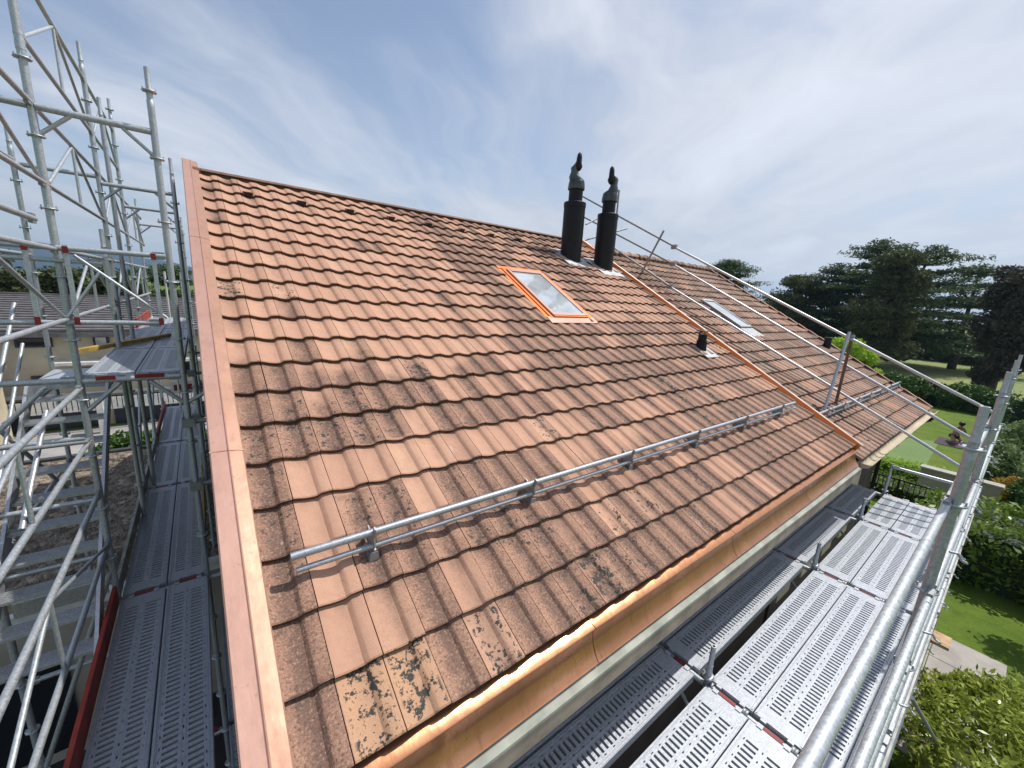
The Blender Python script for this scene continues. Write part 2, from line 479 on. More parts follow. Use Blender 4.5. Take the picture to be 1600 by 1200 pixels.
def np_mesh(name, V, F, mat, mats=None, smooth=False):
    me = bpy.data.meshes.new(name)
    V = np.asarray(V, dtype=np.float32); F = np.asarray(F, dtype=np.int32); k = F.shape[1]
    me.vertices.add(len(V)); me.vertices.foreach_set('co', V.ravel())
    me.loops.add(F.size); me.loops.foreach_set('vertex_index', F.ravel())
    me.polygons.add(len(F)); me.polygons.foreach_set('loop_start', np.arange(0, F.size, k, dtype=np.int32))
    me.polygons.foreach_set('use_smooth', np.full(len(F), smooth))
    me.update(calc_edges=True); me.materials.append(mat)
    return me


def rf(u, v, h=0.0, o=(OX, OY, OZ)):
    return Vector((o[0] + u, o[1] + v * CT - h * ST, o[2] + v * ST + h * CT))


# ---------------------------------------------------------------- ground and setting
GZ = -6.5


def sheet(name, pts, z, mat, kind='structure'):
    m = MB(); n = len(pts)
    m.add([(x, y, z) for x, y in pts], [tuple(range(n))])
    o = m.build(name, mat, None, org=(pts[0][0], pts[0][1], z)); o['kind'] = kind
    return o


sheet('ground', [(-4000, -4000), (4000, -4000), (4000, 4000), (-4000, 4000)], GZ, M_lawn)
sheet('meadow', [(55, -60), (900, -400), (900, 400), (55, 60), (52, 20), (51, -10)], GZ + 0.004, M_meadow)
sheet('putting_green', [(22.4, 3.2), (30.6, 3.75), (31.8, 2.1), (24.5, 1.85)], GZ + 0.008, M_green)
sheet('garden_path', [(45.5, -8), (46.5, 0.2), (52.5, 0.3), (51.8, -8)], GZ + 0.012, M_conc)
sheet('yard', [(-12, -8), (7.6, -8), (7.6, 7.2), (-12, 7.2)], GZ + 0.004, M_yard)
sheet('driveway', [(-14, 15.2), (6, 14.6), (6, 23.6), (-14, 23.6)], GZ + 0.004, M_asph)

# hills far behind, to the left
hx = []; NA, ND = 90, 12
V = []; F = []
for i in range(NA):
    a = R(-75 + 100 * i / (NA - 1)); deg = math.degrees(a)
    top = 138 * (1 / (1 + math.exp((deg + 1.5) / 2.2))) * (0.86 + 0.10 * math.sin(deg * 0.35 + 1) + 0.03 * math.sin(deg * 1.7) + 0.012 * math.sin(deg * 4.9)) + 8
    for j in range(ND):
        s_ = j / (ND - 1); dist = 2300 + 900 * s_
        z = GZ + (top + 10) * math.sin(math.pi / 2 * s_) ** 1.4 + 4 * math.sin(i * 1.3 + j)
        V.append((math.sin(a) * dist, math.cos(a) * dist, z if j else GZ - 1))
for i in range(NA - 1):
    for j in range(ND - 1):
        F.append((i * ND + j, (i + 1) * ND + j, (i + 1) * ND + j + 1, i * ND + j + 1))
# back faces of the hill so that it is a body
o = place('hills', np_mesh('hills', V, F, M_hill, smooth=True)); o['kind'] = 'structure'

# ---------------------------------------------------------------- haze
hm = bpy.data.materials.new('haze air'); hm.use_nodes = True
hn = hm.node_tree; hn.nodes.clear()
pv = hn.nodes.new('ShaderNodeVolumePrincipled'); ho = hn.nodes.new('ShaderNodeOutputMaterial')
pv.inputs['Color'].default_value = (0.50, 0.74, 1.0, 1); pv.inputs['Density'].default_value = 0.00022
pv.inputs['Anisotropy'].default_value = 0.2
hn.links.new(pv.outputs[0], ho.inputs['Volume'])
hb = MB().box((-4200, -4200, GZ - 1.2), (4200, 4200, 185)).build('haze', hm, None, org=(0, 0, GZ - 1.2)); hb['kind'] = 'stuff'
hb.display_type = 'WIRE'

# ---------------------------------------------------------------- main house
HOUSE = thing('tiled_house', (OX, OY, GZ), 'house in the foreground with terracotta tiled roof slope trimmed in new copper', 'house')
RX = 7.63           # right end of the main slope
VR = 6.98           # slope length

# walls under the roof
m = MB()
m.box((0.34, 1.98, GZ), (7.70, 13.6, -2.42))
y0, y1, yr = 1.98, 13.6, OY + VR * CT
m.add([(0.34, y0, -2.42), (0.34, y1, -2.42), (0.34, yr, 1.20), (7.70, y0, -2.42), (7.70, y1, -2.42), (7.70, yr, 1.20)],
      [(0, 2, 1), (3, 4, 5), (0, 3, 5, 2), (1, 2, 5, 4)])
m.build('wall', M_dwall, HOUSE)

# roof body: underlay front slope + back slope
m = MB()
A = [rf(0.0, 0.02, -0.10), rf(RX, 0.02, -0.10), rf(RX, VR, -0.10), rf(0.0, VR, -0.10), rf(0, 0.02, -0.02), rf(RX, 0.02, -0.02), rf(RX, VR, -0.02), rf(0, VR, -0.02)]
m.hexa(A)
rd = rf(0, VR, -0.02)
bk = lambda x, s, h: (x, rd.y + s * CT + h * ST, rd.z - s * ST + h * CT)
m.hexa([bk(OX, 7.3, -0.08), bk(OX + RX, 7.3, -0.08), bk(OX + RX, 0.02, -0.08), bk(OX, 0.02, -0.08),
        bk(OX, 7.3, 0.04), bk(OX + RX, 7.3, 0.04), bk(OX + RX, 0.02, 0.04), bk(OX, 0.02, 0.04)])
ROOF = m.build('roof', M_dark, HOUSE)

# one interlocking tile: broad trough, steep step, flat band
PU = [0.0, 0.05, 0.14, 0.26, 0.40, 0.52, 0.620, 0.710, 0.750, 0.965, 1.0]
PH = [0.0235, 0.0222, 0.0165, 0.0075, 0.002, 0.0, 0.0030, 0.0200, 0.0235, 0.0262, 0.0248]


def tile_geo(L=0.385, gap=0.005, wid=TW):
    """local frame: x across, y up the slope, z normal; front edge at y=0"""
    n = len(PU)
    xs = [gap / 2 + p * (wid - gap) for p in PU]
    tilt = 0.043
    rows = []
    thick = 0.031
    rows.append([(x, 0.002, h + tilt - thick) for x, h in zip(xs, PH)])
    rows.append([(x, 0.0, h + tilt - 0.005) for x, h in zip(xs, PH)])
    rows.append([(x, 0.008, h + tilt) for x, h in zip(xs, PH)])
    rows.append([(x, L, h + 0.002) for x, h in zip(xs, PH)])
    V = [p for r in rows for p in r]; F = []
    for k in range(3):
        for i in range(n - 1):
            F.append((k * n + i, k * n + i + 1, (k + 1) * n + i + 1, (k + 1) * n + i))
    b = len(V)   # side skirts
    V += [(xs[0], 0.002, PH[0] + tilt - thick - 0.01), (xs[0], L, PH[0] - 0.02), (xs[-1], 0.002, PH[-1] + tilt - thick - 0.01), (xs[-1], L, PH[-1] - 0.02)]
    F += [(b, 2 * n, 3 * n, b + 1), (b + 2, b + 3, 3 * n + n - 1, 2 * n + n - 1)]
    return np.array(V), F


TV, TF = tile_geo()
me_t = bpy.data.meshes.new('tile'); me_t.from_pydata([tuple(v) for v in TV], [], TF)
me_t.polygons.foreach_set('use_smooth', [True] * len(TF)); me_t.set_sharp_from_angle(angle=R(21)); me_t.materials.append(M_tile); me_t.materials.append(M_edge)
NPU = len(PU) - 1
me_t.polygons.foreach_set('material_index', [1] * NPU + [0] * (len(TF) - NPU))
me_tn = me_t.copy(); me_tn.materials[0] = M_tile_n


def lay_tiles(parent, me, mat, origin, cols, rows, skip, limit, vmax, full_cols_w):
    """tiles sorted by distance to the lens; nearest ones as objects, the rest joined"""
    cells = []
    for r in range(rows):
        for c in range(cols):
            u, v = c * TW, r * TG
            if skip(u, v): continue
            p = rf(u + TW / 2, v + TG / 2, 0, origin)
            cells.append((p.length, u, v))
    cells.sort()
    far_v, far_f = [], []
    base = np.array([f for f in TF])
    for k, (d, u, v) in enumerate(cells):
        jit = rng.normal(0, 1, 4)
        off = Vector((jit[0] * 0.0007, 0, 0)); h = abs(jit[1]) * 0.0015; dv = jit[2] * 0.0022
        rz = jit[3] * 0.0016
        p = rf(u, v + dv, h, origin) + off
        wscale = min(1.0, (full_cols_w - u) / TW)
        if k < limit:
            o = bpy.data.objects.new('tile', me); COL.objects.link(o)
            o.parent = parent; o.location = p - wloc(parent)
            o.rotation_euler = (TH + jit[1] * 0.0015, rz * 0.8, rz)
            if wscale < 0.999: o.scale = (wscale, 1, 1)
        else:
            L = np.minimum(TV[:, 1], vmax - v)
            X = TV[:, 0] * wscale; Y = L; Z = TV[:, 2]
            w_ = np.stack([p.x + X, p.y + Y * CT - Z * ST, p.z + Y * ST + Z * CT], 1)
            b = len(far_v) * len(TV); far_v.append(w_); far_f.append(base + b)
    if far_v:
        V = np.concatenate(far_v) - np.array(wloc(parent)); F = np.concatenate(far_f)
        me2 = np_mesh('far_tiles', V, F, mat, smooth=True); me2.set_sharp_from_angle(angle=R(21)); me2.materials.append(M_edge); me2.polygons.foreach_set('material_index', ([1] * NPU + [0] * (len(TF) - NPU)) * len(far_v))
        o = place('tile_field', me2, parent, wloc(parent)); o['kind'] = 'stuff'
        o['label'] = 'distant upper courses of the same interlocking roof tiles'
    return len(cells)


SKY = (3.99, 4.74, 3.46, 4.86)       # roof window opening u0 u1 v0 v1


def skip_main(u, v):
    return (u + TW > SKY[0] + 0.05 and u < SKY[1] - 0.02 and v + TG > SKY[2] - 0.0 and v + TG < SKY[3] + 0.16)


lay_tiles(ROOF, me_t, M_tile, (OX, OY, OZ), 34, 21, skip_main, 300, VR + 0.01, RX)

# ridge capping of thin copper
def slab(u0, u1, v0, v1, h0, h1, mat, name, parent, o=(OX, OY, OZ)):
    m = MB(); m.hexa([rf(u0, v0, h0, o), rf(u1, v0, h0, o), rf(u1, v1, h0, o), rf(u0, v1, h0, o), rf(u0, v0, h1, o), rf(u1, v0, h1, o), rf(u1, v1, h1, o), rf(u0, v1, h1, o)])
    return m.build(name, mat, parent)


m = MB()
a, b = rf(-0.02, VR - 0.015, 0.062), rf(RX, VR - 0.015, 0.062)
c_, d_ = rf(RX, VR + 0.05, 0.068), rf(-0.02, VR + 0.05, 0.068)
m.hexa([a, b, c_, d_, a + Vector((0, 0, 0.005)), b + Vector((0, 0, 0.005)), c_ + Vector((0, 0, 0.005)), d_ + Vector((0, 0, 0.005))])
m.hexa([c_ + Vector((0, 0, -.12)), d_ + Vector((0, 0, -.12)), d_ + Vector((0, .01, -.12)), c_ + Vector((0, .01, -.12)), c_, d_, d_ + Vector((0, .01, 0)), c_ + Vector((0, .01, 0))])
m.build('ridge_flashing', M_brownpole, HOUSE)  # dark brown paints in the shadow line along the ridge

# verge flashing: sections with lapped seams, two facets and an outer drop
seams = [-0.06, 1.78, 3.48, 4.78, 7.22]
for k in range(4):
    v0, v1 = seams[k], seams[k + 1] + 0.02
    e = 0.004 * (k % 2)
    prof = [(-0.150, -0.16), (-0.150, 0.085 + e), (-0.143, 0.092 + e), (-0.062, 0.088 + e), (-0.056, 0.094 + e), (-0.050, 0.086 + e), (0.016, 0.074 + e), (0.022, 0.068 + e), (0.022, 0.012)]
    m = MB(); n = len(prof)
    vs = [rf(u, v0, h) for u, h in prof] + [rf(u, v1, h) for u, h in prof]
    vs += [rf(u + (0.004 if i < 2 else 0), v0, h - 0.004) for i, (u, h) in enumerate(prof)] + [rf(u + (0.004 if i < 2 else 0), v1, h - 0.004) for i, (u, h) in enumerate(prof)]
    fs = [(i, i + 1, n + i + 1, n + i) for i in range(n - 1)] + [(2 * n + i, 3 * n + i, 3 * n + i + 1, 2 * n + i + 1) for i in range(n - 1)]
    fs += [(i, 2 * n + i, 2 * n + i + 1, i + 1) for i in range(n - 1)] + [(n + i, n + i + 1, 3 * n + i + 1, 3 * n + i) for i in range(n - 1)]
    m.add(vs, fs); vf = m.build('verge_flashing', M_cu_matt, HOUSE); vf.data.materials.append(M_cu_dk)
    for q in (5, 6): vf.data.polygons[q].material_index = 1
    vf.data.materials.append(M_cu_or); vf.data.polygons[7].material_index = 2
    # standing lap at the seam
    if k:
        q = MB(); q.add([rf(-0.151, v0 - 0.004, 0.094), rf(0.023, v0 - 0.004, 0.076), rf(0.023, v0 + 0.006, 0.078), rf(-0.151, v0 + 0.006, 0.0975),
                         rf(-0.151, v0 - 0.004, 0.088), rf(0.023, v0 - 0.004, 0.070), rf(0.023, v0 + 0.006, 0.070), rf(-0.151, v0 + 0.006, 0.088)],
                        [(0, 1, 2, 3), (0, 4, 5, 1), (1, 5, 6, 2)])
        q.build('flashing_seam', M_cu_matt, HOUSE)
# red brown return at the top end
m = MB(); m.hexa([rf(-0.04, VR - 0.10, 0.02), rf(0.02, VR - 0.10, 0.02), rf(0.05, VR + 0.0, 0.0), rf(-0.04, VR + 0.0, 0.0), rf(-0.04, VR - 0.10, 0.088), rf(0.02, VR - 0.10, 0.076), rf(0.05, VR + 0.0, 0.088), rf(-0.04, VR + 0.0, 0.094)])
m.build('verge_end_flashing', M_rust, HOUSE)

# eaves: copper strip, copper fascia in sections, boards below
xs = [OX - 0.15, 1.79, 3.70, 5.62, OX + RX]
for k in range(4):
    x0, x1 = xs[k] + (0.003 if k else 0), xs[k + 1] - 0.003
    yA, yB = 1.362, 1.276
    zA, zB = -1.972, -1.992
    NS = 8
    prof = [(yA + 0.10, zA + 0.030), (yA, zA), (1.302, -1.990), (1.297, -1.995), (1.300, -2.004), (1.314, -2.022), (1.312, -2.07), (1.300, -2.12), (1.278, -2.165), (1.254, -2.198), (1.243, -2.205), (1.30, -2.206)]
    n = len(prof); m = MB()
    vs = [(x0, y, z) for y, z in prof] + [(x1, y, z) for y, z in prof]
    m.add(vs, [(i, n + i, n + i + 1, i + 1) for i in range(n - 1)], True)
    m.add([(x0, y, z) for y, z in prof], [tuple(range(n))]); m.add([(x1, y, z) for y, z in prof], [tuple(reversed(range(n)))])
    m.build('eave_flashing', M_cu, HOUSE, sharp=30)
m = MB(); xa_, xb_ = OX - 0.15, OX + RX
m.hexa([(xa_, 1.206, -2.262), (xb_, 1.206, -2.262), (xb_, 1.30, -2.262), (xa_, 1.30, -2.262), (xa_, 1.208, -2.246), (xb_, 1.208, -2.246), (xb_, 1.30, -2.2085), (xa_, 1.30, -2.2085)])
m.build('eave_board', M_corn_g, HOUSE)
m = MB(); m.box((OX - 0.15, 1.210, -2.39), (OX + RX, 1.262, -2.264)); m.build('eave_board', M_cornice, HOUSE)
m = MB(); m.box((OX - 0.1, 1.28, -2.43), (OX + RX, 1.98, -2.405)); m.build('soffit', M_cornice, HOUSE)

# step flashing beside the neighbouring roof
m = MB()
pr = [(RX - 0.06, 0.010), (RX - 0.012, 0.016), (RX + 0.018, 0.098), (RX + 0.024, 0.106)]
vs = [rf(u, 0.0, h) for u, h in pr] + [rf(u, VR - 0.02, h) for u, h in pr]
vs += [rf(u + 0.004, 0.0, h - 0.006) for u, h in pr] + [rf(u + 0.004, VR - 0.02, h - 0.006) for u, h in pr]
n = 4
m.add(vs, [(i, i + 1, n + i + 1, n + i) for i in range(3)] + [(2 * n + i, 3 * n + i, 3 * n + i + 1, 2 * n + i + 1) for i in range(3)] + [(i, 2 * n + i, 2 * n + i + 1, i + 1) for i in range(3)])
m.build('step_flashing', M_cu_or, HOUSE)
m = MB(); u0, u1 = RX + 0.024, RX + 0.085
m.hexa([rf(u0, -0.06, 0.092), rf(u1, -0.06, 0.092), rf(u1, VR, 0.092), rf(u0, VR, 0.092), rf(u0, -0.06, 0.110), rf(u1, -0.06, 0.110), rf(u1, VR, 0.110), rf(u0, VR, 0.110)])
m.build('flashing_cap', M_cu_pale, HOUSE)
m = MB(); m.hexa([rf(u0 + .004, -0.05, -.13), rf(u1 - .004, -0.05, -.13), rf(u1 - .004, VR, -.13), rf(u0 + .004, VR, -.13), rf(u0 + .004, -0.05, 0.090), rf(u1 - .004, -0.05, 0.090), rf(u1 - .004, VR, 0.090), rf(u0 + .004, VR, 0.090)])
m.build('step_flashing', M_cu_or, HOUSE)

# roof window
def roof_window(parent, o, u0, u1, v0, v1, fmat, gmat, flash, label):
    W = MB()
    fr = 0.05
    def bar(a0, a1, b0, b1, h0, h1):
        W.hexa([rf(a0, b0, h0, o), rf(a1, b0, h0, o), rf(a1, b1, h0, o), rf(a0, b1, h0, o), rf(a0, b0, h1, o), rf(a1, b0, h1, o), rf(a1, b1, h1, o), rf(a0, b1, h1, o)])
    bar(u0, u0 + fr, v0, v1, 0, .085); bar(u1 - fr, u1, v0, v1, 0, .085)
    bar(u0 + fr, u1 - fr, v0, v0 + fr * 1.3, 0, .083); bar(u0 + fr, u1 - fr, v1 - fr * 1.6, v1, 0, .092)
    wnd = W.build('roof_window', fmat, parent); wnd['label'] = label
    G = MB(); G.hexa([rf(a, b, h, o) for h in (.06, .072) for a, b in ((u0 + fr, v0 + fr * 1.3), (u1 - fr, v0 + fr * 1.3), (u1 - fr, v1 - fr * 1.6), (u0 + fr, v1 - fr * 1.6))])
    G.build('pane', gmat, wnd)
    if flash:
        for (a0, a1, b0, b1, h0, h1) in ((u0 - .055, u0 - .002, v0 - .02, v1 + .06, .018, .058), (u1 + .002, u1 + .055, v0 - .02, v1 + .06, .018, .058), (u0 - .125, u0 - .056, v0 - .02, v1 + .06, .014, .040), (u1 + .056, u1 + .135, v0 - .10, v1 + .06, .014, .044)):
            W2 = MB(); W2.hexa([rf(a, b, h, o) for h in (h0, h1) for a, b in ((a0, b0), (a1, b0), (a1, b1), (a0, b1))]); W2.build('side_flashing', M_cu_or, wnd)
        W2 = MB(); W2.hexa([rf(a, b, h, o) for a, b, h in ((u0 - .12, v0 - .15, .034), (u1 + .12, v0 - .15, .034), (u1 + .12, v0 - .003, .030), (u0 - .12, v0 - .003, .030), (u0 - .12, v0 - .15, .044), (u1 + .12, v0 - .15, .044), (u1 + .12, v0 - .003, .055), (u0 - .12, v0 - .003, .055))])
        W2.build('apron_flashing', M_cu_matt, wnd)
        W2 = MB(); W2.hexa([rf(a, b, h, o) for h in (.02, .05) for a, b in ((u0 - .12, v1 + .064), (u1 + .12, v1 + .064), (u1 + .12, v1 + .15), (u0 - .12, v1 + .15))]); W2.build('head_flashing', M_cu_or, wnd)
        W2 = MB(); W2.hexa([rf(a, b, h, o) for h in (.02, .075) for a, b in ((u0 + .01, v0 - .002 - .022), (u1 - .01, v0 - .024), (u1 - .01, v0 - .004), (u0 + .01, v0 - .004))]); W2.build('sill_flashing', M_cu_or, wnd)
    return wnd


roof_window(HOUSE, (OX, OY, OZ), SKY[0], SKY[1], SKY[2], SKY[3], M_cu_matt, M_glass, True, 'roof window with pink copper frame and bright orange side flashings')

# ventilation tiles near the ridge
vt = []
def vent_tile(k, u, v):
    m = MB()
    m.hexa([rf(u - .055, v - .012, .055), rf(u + .055, v - .012, .055), rf(u + .048, v + .13, .045), rf(u - .048, v + .13, .045),
            rf(u - .055, v - .012, .100), rf(u + .055, v - .012, .100), rf(u + .048, v + .13, .056), rf(u - .048, v + .13, .056)])
    o = m.build('vent_hood', M_cowl if k in (1, 2) else M_tile, HOUSE, org=rf(u, v))
    q = MB(); q.hexa([rf(u - .050, v - .018, .045), rf(u + .050, v - .018, .045), rf(u + .050, v - .0125, .045), rf(u - .050, v - .0125, .045),
                      rf(u - .050, v - .018, .092), rf(u + .050, v - .018, .092), rf(u + .050, v - .0125, .092), rf(u - .050, v - .0125, .092)])
    q.build('vent_opening', M_dark, o, org=rf(u, v))
for k, u in enumerate((0.53, 1.19, 1.87, 2.53, 3.21, 3.88, 4.55, 5.22)): vent_tile(k, u, 6.35)


# snow guard: two tubes in brackets
def snow_guard(parent, o, u0, u1, brs, vv, label):
    G = MB(); G.tube(rf(u0, vv + .0, .182, o), rf(u1, vv + .0, .182, o), .021, n=14)
    g_ = G.build('snow_guard_tube', M_rail, parent, org=rf(u0, vv, .1, o)); g_['label'] = label
    G = MB(); G.tube(rf(u0 + .02, vv - .045, .112, o), rf(u1 + .03, vv - .045, .112, o), .0155, n=14)
    G.build('snow_guard_tube', M_rail, parent, org=rf(u0, vv, .1, o))
    for ub in brs:
        B = MB()
        t = .004
        prof = [(vv - .075, .035), (vv - .085, .05), (vv - .058, .09), (vv - .066, .13), (vv - .034, .17), (vv - .022, .235), (vv + .0, .235), (vv - .004, .15), (vv + .075, .14), (vv + .075, .045), (vv + .082, .04), (vv + .082, .034)]
        n = len(prof)
        vs = [rf(ub - t, a, h, o) for a, h in prof] + [rf(ub + t, a, h, o) for a, h in prof]
        B.add(vs, [tuple(reversed(range(n))), tuple(range(n, 2 * n))] + [(i, (i + 1) % n, n + (i + 1) % n, n + i) for i in range(n)])
        B.hexa([rf(ub + a, vv + b, h, o) for h in (.033, .039) for a, b in ((-.03, -.10), (.03, -.10), (.03, .02), (-.03, .02))])
        B.hexa([rf(ub + a, vv + b, h, o) for a, b, h in ((-.03, -.10, .039), (.03, -.10, .039), (.03, -.094, .039), (-.03, -.094, .039), (-.022, -.075, .085), (.022, -.075, .085), (.022, -.069, .085), (-.022, -.069, .085))])
        B.build('snow_guard_bracket', M_galv_dk, parent, org=rf(ub, vv, 0, o))


snow_guard(HOUSE, (OX, OY, OZ), 0.14, 7.12, [.56 + 1.205 * k for k in range(6)], 0.915, 'thicker upper tube of the snow guard rail')

# flue pipes
def flue(x, y, r, flip, lab):
    zr = OZ + (y - OY) * math.tan(TH)
    m = MB(); m.lathe((x, y, zr), [(-.4, r), (.34, r), (.345, r + .005), (1.05, r + .005), (1.055, r + .012), (1.14, r + .012), (1.15, r), (1.15, .02)], 28)
    p = m.build('flue_pipe', M_black, HOUSE, org=(x, y, zr), sharp=35); p['label'] = lab
    m = MB(); m.lathe((x, y, zr), [(1.15, r * .66), (1.45, r * .66), (1.45, 0.02)], 24); m.build('inner_pipe', M_black, p, org=(x, y, zr), sharp=35)
    m = MB(); m.lathe((x, y, zr), [(1.40, r * .76), (1.405, r * .79), (1.45, r * .80), (1.56, r * .73), (1.57, r * .68), (1.57, .02)], 24); m.build('collar', M_cowl, p, org=(x, y, zr), sharp=35)
    # bent cowl with a dark scoop turned to the wind
    C = Vector((x, y, zr))
    rt = Vector((0.79, -0.60, 0.0)); s = flip
    def ring(c, rx, ry, k, n=16, tilt=0.0):
        out = []
        for i in range(n):
            a = 2 * math.pi * i / n
            out.append(c + rt * (rx * math.cos(a)) + Vector((0.6, 0.79, 0)) * (ry * math.sin(a)) + Vector((0, 0, tilt * math.cos(a))))
        return out
    secs = [(0, 1.56, r * .70, r * .70, -.02 * s), (-.01 * s, 1.61, r * .74, r * .7, -.03 * s), (-.04 * s, 1.69, r * .46, r * .55, -.05 * s), (-.07 * s, 1.77, r * .32, r * .42, 0), (-.085 * s, 1.84, r * .29, r * .34, .02), (-.06 * s, 1.90, r * .18, r * .30, .03), (-.03 * s, 1.95, r * .08, r * .12, .0)]
    m = MB(); rings = [ring(C + rt * a + Vector((0, 0, z)), rx, ry, 0, 16, tl) for a, z, rx, ry, tl in secs]
    vs = [v for q in rings for v in q]; fs = []
    for k in range(len(rings) - 1):
        for i in range(16): fs.append((k * 16 + i, k * 16 + (i + 1) % 16, (k + 1) * 16 + (i + 1) % 16, (k + 1) * 16 + i))
    m.add(vs, fs, True); m.build('cowl', M_cowl, p, org=(x, y, zr))
    secs = [(-.04 * s, 1.73, r * .06, r * .2, 0), (-.0 * s, 1.79, r * .28, r * .42, 0), (.012 * s, 1.85, r * .35, r * .46, 0), (.01 * s, 1.91, r * .27, r * .42, 0), (.012 * s, 2.02, r * .25, r * .42, 0), (.015 * s, 2.09, r * .20, r * .32, 0), (.015 * s, 2.125, r * .04, r * .06, 0)]
    m = MB(); rings = [ring(C + rt * a + Vector((0, 0, z)), rx, ry, 0) for a, z, rx, ry, tl in secs]
    vs = [v for q in rings for v in q]
    m.add(vs, fs[:16 * (len(rings) - 1)], True); m.build('wind_scoop', M_black, p, org=(x, y, zr))
    # flashing plate at the foot
    u = x - OX; v = (y - OY) / CT
    m = MB(); m.hexa([rf(u + a, v + b, h) for h in (.040, .052) for a, b in ((-.36, -.42), (.33, -.42), (.33, .36), (-.36, .36))])
    m.build('foot_flashing', M_lead, p)


flue(6.49, 6.50, .222, 1.0, 'left flue pipe on the main slope, taller in the view')
flue(7.31, 6.27, .215, -1.0, 'right flue pipe standing at the copper step flashing')

# small vent pipe with a disc cap
vx, vy = 6.97, 3.56; vz = OZ + (vy - OY) * math.tan(TH)
m = MB(); m.lathe((vx, vy, vz), [(-.2, .105), (.16, .085), (.165, .09), (.19, .09), (.195, .072), (.30, .072), (.30, .01)], 20)
vp = m.build('vent_pipe', M_black, HOUSE, org=(vx, vy, vz), sharp=35)
m = MB()
for a in (0, 2.1, 4.2): m.tube((vx + .055 * math.cos(a), vy + .055 * math.sin(a), vz + .29), (vx + .055 * math.cos(a), vy + .055 * math.sin(a), vz + .36), .006, n=6)
m.lathe((vx, vy, vz), [(.355, .01), (.355, .115), (.362, .118), (.375, .06), (.382, .01)], 20)
m.build('vent_cap', M_cowl, vp, org=(vx, vy, vz))
m = MB(); u = vx - OX; v = (vy - OY) / CT
m.hexa([rf(u + a, v + b, h) for h in (.046, .056) for a, b in ((-.17, -.24), (.23, -.24), (.23, .12), (-.17, .12))]); m.build('foot_flashing', M_lead, vp)

# ---------------------------------------------------------------- neighbouring house
NO = (N_OX, N_OY, N_OZ)
NW = 14.42 - N_OX
NVR = VR + 0.18
NH = thing('neighbour_house', (N_OX, N_OY, GZ), 'house joined on the right with darker, dirtier tiled roof behind the sloping guard tubes', 'house')
m = MB(); m.box((N_OX - 0.08, 1.95, GZ), (14.05, 13.6, -2.62))
yr2 = N_OY + NVR * CT
m.add([(N_OX - .08, 1.95, -2.62), (N_OX - .08, 13.6, -2.62), (N_OX - .08, yr2, 1.0), (14.05, 1.95, -2.62), (14.05, 13.6, -2.62), (14.05, yr2, 1.0)], [(0, 2, 1), (3, 4, 5), (0, 3, 5, 2), (1, 2, 5, 4)])
m.build('wall', M_dwall, NH)
m = MB(); m.hexa([rf(a, b, h, NO) for h in (-.10, -.02) for a, b in ((0, .02), (NW, .02), (NW, NVR), (0, NVR))])
rd2 = rf(0, NVR, -0.02, NO)
bk2 = lambda x, s, h: (x, rd2.y + s * CT + h * ST, rd2.z - s * ST + h * CT)
m.hexa([bk2(N_OX, 7.3, -0.08), bk2(N_OX + NW, 7.3, -0.08), bk2(N_OX + NW, 0.02, -0.08), bk2(N_OX, 0.02, -0.08), bk2(N_OX, 7.3, 0.04), bk2(N_OX + NW, 7.3, 0.04), bk2(N_OX + NW, 0.02, 0.04), bk2(N_OX, 0.02, 0.04)])
NROOF = m.build('roof', M_dark, NH)
NSKY = (2.42, 3.02, 3.55, 4.80)


def skip_n(u, v):
    return (u + TW > NSKY[0] + .03 and u < NSKY[1] - .02 and v + TG > NSKY[2] and v + TG < NSKY[3] + .16)


lay_tiles(NROOF, me_tn, M_tile_n, NO, int(NW / TW) + 1, 22, skip_n, 300, NVR, NW)
roof_window(NH, NO, *NSKY, M_lead, M_glass, False, 'pale roof window in the darker roof, beneath the lowest sloping tube')
slab(NSKY[0] - .02, NSKY[1] + .05, NSKY[2] - .36, NSKY[2] - .004, .036, .046, M_lead, 'apron_flashing', NH, NO)
snow_guard(NH, NO, 0.1, 6.5, [.55 + .95 * k for k in range(7)], 0.85, 'snow guard tube on the darker roof')
p = rf(13.9 - N_OX, 2.6, 0.03, NO)
m = MB(); m.lathe(p, [(-.1, .10), (.10, .09), (.24, .085), (.245, .10), (.27, .10), (.27, .01)], 16); m.build('vent_pipe', M_black, NH, org=p, sharp=35)
# ridge tiles and verge tiles
mr = MB(); n = 9
L = .40
prf = [(.125 * math.cos(math.pi * i / (n - 1)), .095 * math.sin(math.pi * i / (n - 1))) for i in range(n)]
vs = [(0, a, b) for a, b in prf] + [(L - .03, a, b) for a, b in prf] + [(L - .03, a * 1.12, b * 1.15) for a, b in prf] + [(L + .02, a * 1.12, b * 1.15) for a, b in prf]
mr.add(vs, [(k * n + i, (k + 1) * n + i, (k + 1) * n + i + 1, k * n + i + 1) for k in range(3) for i in range(n - 1)], True)
me_ridge = mr.mesh('ridge_tile', M_tile_n, sharp=40)
rp = rf(0, NVR, 0.02, NO)
x = N_OX - .02
while x < N_OX + NW - .2:
    place('ridge_tile', me_ridge, NH, (x, rp.y, rp.z + .01 + random.uniform(-.004, .004)), (0, 0, random.uniform(-.01, .01))); x += L
mv = MB()
mv.box((0, 0, -.10), (.03, .355, .055)); mv.box((-.10, 0, .050), (-.001, .355, .062))
me_verge = mv.mesh('verge_tile', M_tile_n)
for k in range(21):
    p = rf(NW + .01, k * TG, 0.015, NO); place('verge_tile', me_verge, NH, p, (TH + .05, 0, 0))
